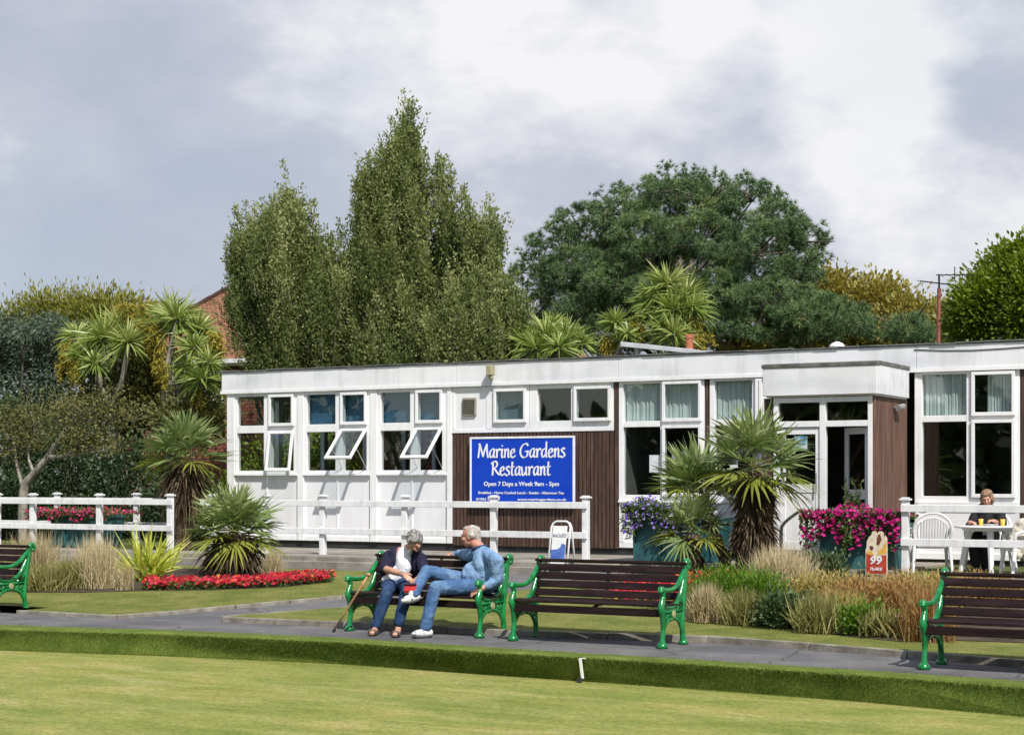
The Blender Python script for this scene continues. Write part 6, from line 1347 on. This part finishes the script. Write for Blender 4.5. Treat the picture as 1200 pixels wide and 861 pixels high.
for a_, t_ in ((anA+Vector((-.01,0,-.03)), toA), (Vector((anB.x, anB.y, .05)), toB)):
    sh = fuse('shoe', shoe_prims(a_, t_, 1.08), M['shoe'], man, .007, 3)
    dd = (t_-a_).normalized(); dn = Vector((0,0,-1)); dn = (dn-dd*dn.dot(dd)).normalized()
    so_ = MB(); so_.tube([a_-dd*.060+dn*.043, a_+dd*.02+dn*.043, t_+dn*.036-dd*.045, t_+dn*.030+dd*.002], [.040,.038,.043,.026], 12, flat=.38, up=dn)
    for v in range(len(so_.v)): so_.v[v] = tuple(Vector(so_.v[v])-man.location)
    so_.obj('sole', M['sole'], sh, smooth=True)
    st = MB()
    for u_ in (.30,.42,.54): c_ = a_.lerp(t_, u_)-dn*.030; sd_ = dd.cross(dn).normalized(); st.tube([c_-sd_*.034+dn*.018-man.location, c_-man.location-dn*.008, c_+sd_*.034+dn*.018-man.location], .006, 5)
    st.obj('stripe', mat('grey_blue_trim', (.06,.08,.14), .5), sh)
Hq = lambda x, y, z: hd+Fm@(Vector((x,y,z))*1.08)
hair = [('e', Hq(0,-.034,.040), (.082,.092,.080), Fm), ('e', Hq(0,-.068,-.005), (.072,.048,.076), Fm), ('e', Hq(0,.020,.086), (.058,.050,.028), Fm), ('e', Hq(0,-.075,-.055), (.062,.034,.045), Fm), ('e', Hq(.070,-.035,.01), (.020,.045,.045), Fm), ('e', Hq(-.070,-.035,.01), (.020,.045,.045), Fm)]
fuse('hair', hair, M['hairm'], man, .008, 2, .018, .035)
# ---------- woman in navy
wom = empty('person', (A(478,16.6), 16.5, 0), label='grey haired woman in navy jacket and dark jeans looking down at her lap', cat='person')
hd = P(486.5, 634, 16.48); fwd = Vector((.30, -.62, -.72)); upv = Vector((.1, -.62, .75))
hp, q, Fm = head_prims(hd, fwd, upv, 1.0, .95); Hq = lambda x, y, z: hd+Fm@Vector((x,y,z))
pel = Vector((A(465,16.6), 16.58, bz+.10)); chest = P(471.5, 658, 16.57); nk = P(479, 644, 16.60)
sR = P(456.5, 651, 16.56); sL = P(493.5, 654, 16.62)
elR = P(450.5, 666, 16.36); wrR = P(473, 673, 16.18); elL = P(498, 672, 16.42); wrL = P(488, 679, 16.18)
knR = P(455, 690.5, 16.14); anR = P(440, 733, 16.04); knL = P(478, 690, 16.14); anL = P(466.5, 731, 16.0)
hR = pel+Vector((-.09,0,-.01)); hL = pel+Vector((.09,0,-.01))
toR = P(436, 743, 15.88); toR.z = .035; toL = P(463, 744.5, 15.84); toL.z = .035
body = hp+[('c', [nk+Vector((0,0,-.04)), nk+Vector((0,-.02,.02)), hd+Vector((0,.045,-.04))], [.06,.052,.05]), ('e', chest, (.14,.11,.18)), ('e', pel+Vector((0,0,.05)), (.15,.13,.15)),
  ('c', [sR, elR, lerp(elR,wrR,.5), wrR], [.05,.042,.040,.028]), ('c', [sL, elL, lerp(elL,wrL,.5), wrL], [.05,.042,.038,.027]), ('c', [hR, knR, anR], [.08,.055,.04]), ('c', [hL, knL, anL], [.08,.055,.04])]
for an_, to_ in ((anR,toR),(anL,toL)):
    a0_ = Vector((an_.x, an_.y, .06)); dd = (to_-a0_).normalized(); body += [('c', [an_, a0_, a0_.lerp(to_,.6), to_], [.036,.036,.034,.026])]
    sd_ = Vector((-dd.y, dd.x, 0)).normalized()
    for k_ in range(5): b_ = to_+sd_*(.022-.011*k_); body += [('c', [b_, b_+dd*(.026-.002*abs(k_-1))], [.0095,.008])]
body += hand_prims(wrR, (.85,-.25,-.35), (-.1,-.5,.85), .6, .92, 1)+hand_prims(wrL, (-.6,-.3,-.5), (0,-.6,.8), .6, .92, -1)
fuse('body', body, M['skin'], wom, .0072, 3); face_bits(wom, hd, fwd, upv, 1.0)
bl = [('e', chest+Vector((.045,-.045,-.01)), (.10,.095,.18)), ('e', lerp(chest,pel,.6)+Vector((.04,-.05,.0)), (.115,.10,.15)), ('c', [nk+Vector((-.01,-.035,-.03)), nk+Vector((.0,-.02,-.01))], [.078,.068]), ('e', pel+Vector((-.01,-.14,.055)), (.075,.10,.045))]
fuse('blouse', bl, M['blouse'], wom, .009, 3, .012, .08)
cl = MB()
for s__ in (-1, 1):
    c0 = nk+Vector((.015,-.05,.02)); cl.tube([c0+Vector((s__*.055,.03,.012)), c0+Vector((s__*.060,-.02,-.01)), c0+Vector((s__*.035,-.06,-.06))], [.016,.020,.006], 8)
cl.ball(P(476.5,666,16.40), .017, 8)
cl.v = [tuple(Vector(v)-wom.location) for v in cl.v]; cl.obj('collar', M['blouse'], wom, smooth=True)
jk = [('e', lerp(chest,sR,.55)+Vector((.01,-.01,-.04)), (.100,.125,.18)), ('e', lerp(chest,sL,.62)+Vector((.035,.02,-.03)), (.062,.105,.17)), ('e', chest+Vector((0,.055,-.04)), (.17,.085,.22)), ('e', pel+Vector((-.12,.0,.10)), (.075,.12,.17)), ('e', pel+Vector((.11,.02,.10)), (.065,.11,.16)), ('e', pel+Vector((0,.07,.1)), (.16,.07,.18)),
  ('c', [sR, lerp(sR,elR,.55), lerp(sR,elR,1.0)], [.072,.068,.064]), ('c', [sL, lerp(sL,elL,.6), lerp(sL,elL,1.05)], [.070,.066,.058]), ('c', [sR, nk+Vector((-.06,.03,-.03))], [.07,.045]), ('c', [sL, nk+Vector((.06,.03,-.03))], [.07,.045]), ('c', [nk+Vector((-.07,.02,-.0)), nk+Vector((0,.06,.0)), nk+Vector((.07,.02,-.0))], [.028,.03,.028])]
fuse('jacket', jk, M['navy'], wom, .009, 3, .020, .09)
dj = [('e', pel+Vector((0,0,-.01)), (.165,.155,.105)), ('c', [hR, lerp(hR,knR,.5), knR, lerp(knR,anR,.5), lerp(knR,anR,.97)], [.10,.090,.078,.068,.062]), ('c', [hL, lerp(hL,knL,.5), knL, lerp(knL,anL,.5), lerp(knL,anL,.95)], [.10,.090,.078,.068,.060])]
fuse('jeans', dj, M['darkjeans'], wom, .010, 4, .016, .05)
hair = [('e', Hq(0,-.022,.046), (.090,.100,.084), Fm), ('e', Hq(0,-.072,-.005), (.080,.050,.078), Fm), ('e', Hq(0,.045,.078), (.070,.050,.034), Fm), ('e', Hq(.068,-.01,.02), (.024,.052,.05), Fm), ('e', Hq(-.068,-.01,.02), (.024,.052,.05), Fm)]
fuse('hair', hair, M['hairw'], wom, .0075, 1, .028, .03)
for an_, to_ in ((anR,toR),(anL,toL)):
    a0_ = Vector((an_.x, an_.y, .02)); sn = MB(); dd = Vector((to_.x-a0_.x, to_.y-a0_.y, 0)).normalized(); t1 = Vector((to_.x, to_.y, .016))+dd*.025
    sn.tube([Vector((a0_.x,a0_.y,.016))-dd*.05, Vector((a0_.x,a0_.y,.016)), a0_.lerp(t1,.6)+Vector((0,0,-.002)), t1, t1+dd*.012], [.030,.034,.040,.036,.018], 12, flat=.4, up=(0,0,1))
    sp = Vector((-dd.y, dd.x, 0)); m_ = to_+Vector((0,0,.0))-dd*.012; sn.tube([m_-sp*.042-Vector((0,0,.015)), m_-sp*.025+Vector((0,0,.026)), m_+sp*.025+Vector((0,0,.026)), m_+sp*.042-Vector((0,0,.015))], .014, 8, flat=1.3)
    sn.v = [tuple(Vector(v)-wom.location) for v in sn.v]; sn.obj('sandal', mat('tan_sandal', [(.06,.04,.035),(.14,.09,.07)], .5), wom, smooth=True)
wt = MB(); wt.tube([wrR+(wrR-elR).normalized()*-.03, wrR+(wrR-elR).normalized()*-.012], [.034,.033], 14); wt.v = [tuple(Vector(v)-wom.location) for v in wt.v]; wt.obj('watch', M['steel'], wom)
# red purse on the lap, cane against the arm rest
pu = P(481, 688, 16.02); po = empty('purse', pu-Vector((0,0,.05)), label='small red patterned purse held on the seated woman\'s lap', cat='purse')
mb = MB(); mb.obox((0,0,.045), .072, .022, .055, Euler((R(-30),0,R(12))).to_matrix().to_4x4()); mb.obj('pouch', mat('red_leather', [(.38,.010,.015),(.50,.03,.03)], .45, 14), po, bevel=.012)
mb = MB(); mb.obox((0,-.012,.085), .074, .014, .010, Euler((R(-30),0,R(12))).to_matrix().to_4x4()); mb.obj('clasp', mat('dark_trim', (.03,.02,.05), .4), po, bevel=.003)
mb = MB(); mb.obox((0,-.001,-.004), .0725, .023, .006, Euler((R(-30),0,R(12))).to_matrix().to_4x4()); mb.obj('piping', mat('pale_stitch', (.6,.5,.4), .5), po)
c0 = G(390.5, 740, 0); c1 = P(432, 673, 16.02); cn = empty('walking_stick', c0, label='wooden walking stick leaning against the left arm of the occupied bench', cat='walking stick')
mb = MB(); d = c1-c0; mb.tube([Vector((0,0,.012)), d*.35, d*.7, d*.97], [.0105,.0125,.0135,.015], 10); M['cane'] = mat('varnished_wood', [(.38,.20,.09),(.55,.32,.16)], .35, 12)
mb.obj('shaft', M['cane'], cn, smooth=True)
mb = MB(); hv = Vector((.8,-.3,.1)).normalized(); mb.tube([d*.97-hv*.022, d*.985+Vector((0,0,.012)), d*.98+hv*.04+Vector((0,0,.010))], [.016,.02,.013], 10); mb.obj('handle', M['cane'], cn, smooth=True)
mb = MB(); mb.tube([(0,0,.0), d.normalized()*.045], [.017,.015], 10); mb.obj('rubber_tip', M['black'], cn)
# ---------- woman at the outdoor table
wt_ = empty('person', (A(1157,25.6), 25.6, ZT), label='woman in black with short auburn hair eating at the round plastic table', cat='person')
hd = P(1156.5, 583.5, 25.42); fwd = Vector((.12, -.90, -.33)); upv = Vector((0,-.33,.9)); hp, q, Fm = head_prims(hd, fwd, upv, 1.0, .95); Hq = lambda x, y, z: hd+Fm@Vector((x,y,z))
pel = Vector((A(1156,25.6), 25.60, ZT+.54)); chest = pel+Vector((0,-.03,.30)); nk = Vector((hd.x, 25.50, hd.z-.13))
sR = nk+Vector((-.17,.03,-.08)); sL = nk+Vector((.17,.03,-.08)); elR = sR+Vector((-.09,-.10,-.22)); elL = sL+Vector((.06,-.10,-.22)); tz = ZT+hT
wrR = P(1136, 610.5, 25.14); wrR.z = tz+.05; wrL = P(1166, 611, 25.12); wrL.z = tz+.07
knR = Vector((pel.x-.10, 25.20, ZT+.50)); knL = Vector((pel.x+.10, 25.20, ZT+.50)); anR = Vector((pel.x-.03, 25.12, ZT+.09)); anL = Vector((pel.x+.07, 25.22, ZT+.09))
body = hp+[('c', [nk, hd+Vector((0,.04,-.04))], [.055,.05]), ('e', chest, (.14,.10,.2)), ('e', pel, (.15,.12,.12)), ('c', [sR, elR, wrR], [.048,.04,.027]), ('c', [sL, elL, wrL], [.048,.04,.027]), ('c', [pel+Vector((-.09,0,0)), knR, anR], [.08,.055,.038]), ('c', [pel+Vector((.09,0,0)), knL, anL], [.08,.055,.038])]
body += hand_prims(wrR, (.8,-.4,-.05), (0,-.1,1), .5, .92, 1)+hand_prims(wrL, (-.6,-.6,.1), (.1,-.2,1), .7, .92, -1)
fuse('body', body, M['skin'], wt_, .0085, 3); face_bits(wt_, hd, fwd, upv, 1.0)
M['blackcloth'] = mat('black_cloth', [(.006,.006,.008),(.014,.013,.016)], .85, 8, 5, bump=.4, bscale=16, bdist=.02)
fuse('dress', [('e', chest, (.185,.14,.22)), ('e', pel+Vector((0,0,.05)), (.19,.16,.17)), ('c', [sR, sL], [.075,.075]), ('c', [sR, elR, lerp(elR,wrR,.7)], [.075,.068,.045]), ('c', [sL, elL, lerp(elL,wrL,.7)], [.075,.068,.045]), ('c', [pel+Vector((-.09,0,0)), knR, lerp(knR,anR,.85)], [.11,.085,.075]), ('c', [pel+Vector((.09,0,0)), knL, lerp(knL,anL,.85)], [.11,.085,.075]), ('c', [nk+Vector((0,.02,-.05)), nk+Vector((0,.02,-.02))], [.09,.065])], M['blackcloth'], wt_, .011, 3, .02, .1)
fuse('hair', [('e', Hq(0,-.022,.046), (.092,.102,.084), Fm), ('e', Hq(0,-.07,-.02), (.086,.050,.085), Fm), ('e', Hq(0,.04,.082), (.07,.05,.030), Fm), ('e', Hq(.076,-.005,-.02), (.026,.05,.075), Fm), ('e', Hq(-.076,-.005,-.02), (.026,.05,.075), Fm)], M['hairr'], wt_, .008, 1, .022, .03)
for an_ in (anR, anL):
    t_ = an_+Vector((0,-.15,-.05)); fuse('shoe', shoe_prims(Vector((an_.x,an_.y,ZT+.045)), Vector((t_.x,t_.y,ZT+.035)), .95), M['black'], wt_, .009, 2)
# cups and plate on the table
def cup(label, px, p, h=.10, r=.035):
    o = empty('cup', (A(px,p), p, tz+.001), label=label, cat='cup'); mb = MB(); mb.lathe([(r*.7,0),(r*.78,.004),(r,h),(r*.93,h),(r*.72,.01),(0,.01)], n=18); mb.obj('beaker', M['yellowcup'], o, smooth=True)
    mb = MB(); mb.lathe([(r*.9,h*.82),(0,h*.82)], n=16); mb.obj('drink', mat('orange_drink', (.55,.25,.03), .3), o)
M['yellowcup'] = mat('yellow_plastic', [(.72,.42,.05),(.80,.52,.09)], .35, 6)
cup('yellow cup between the hands of the woman in black', 1149.5, 24.98); cup('yellow cup at the right side of the round plastic table', 1175, 24.95)
mb = MB(); mb.lathe([(0,.0),(.08,.002),(.12,.018),(.118,.021),(.07,.007),(0,.006)], n=24); pt_ = mb.obj('plate', M['plastic'], smooth=True, label='white plate on the round table before the woman in black', cat='plate'); pt_.location = (A(1160,25.05), 25.08, tz+.001)
# cream coat over the chair, standing in for a figure cut off there
ct = empty('coat', (A(1203,24.75), 24.72, ZT), label='cream coat over the plastic chair at the right edge, in place of a seated figure', cat='coat')
ax = A(1196, 24.55); fuse('cloth', [('e', (ax+.05,24.62,ZT+.72), (.16,.13,.13)), ('e', (ax+.0,24.6,ZT+.50), (.10,.15,.24)), ('c', [(ax-.05,24.55,ZT+.66), (ax-.10,24.50,ZT+.50), (ax-.02,24.48,ZT+.30)], [.07,.06,.05]), ('e', (ax+.12,24.65,ZT+.35), (.09,.13,.25))], mat('cream_cloth', [(.48,.44,.36),(.66,.62,.54)], .85, 7, 6, bump=.5, bscale=14, bdist=.02), ct, .012, 2, .05, .09)
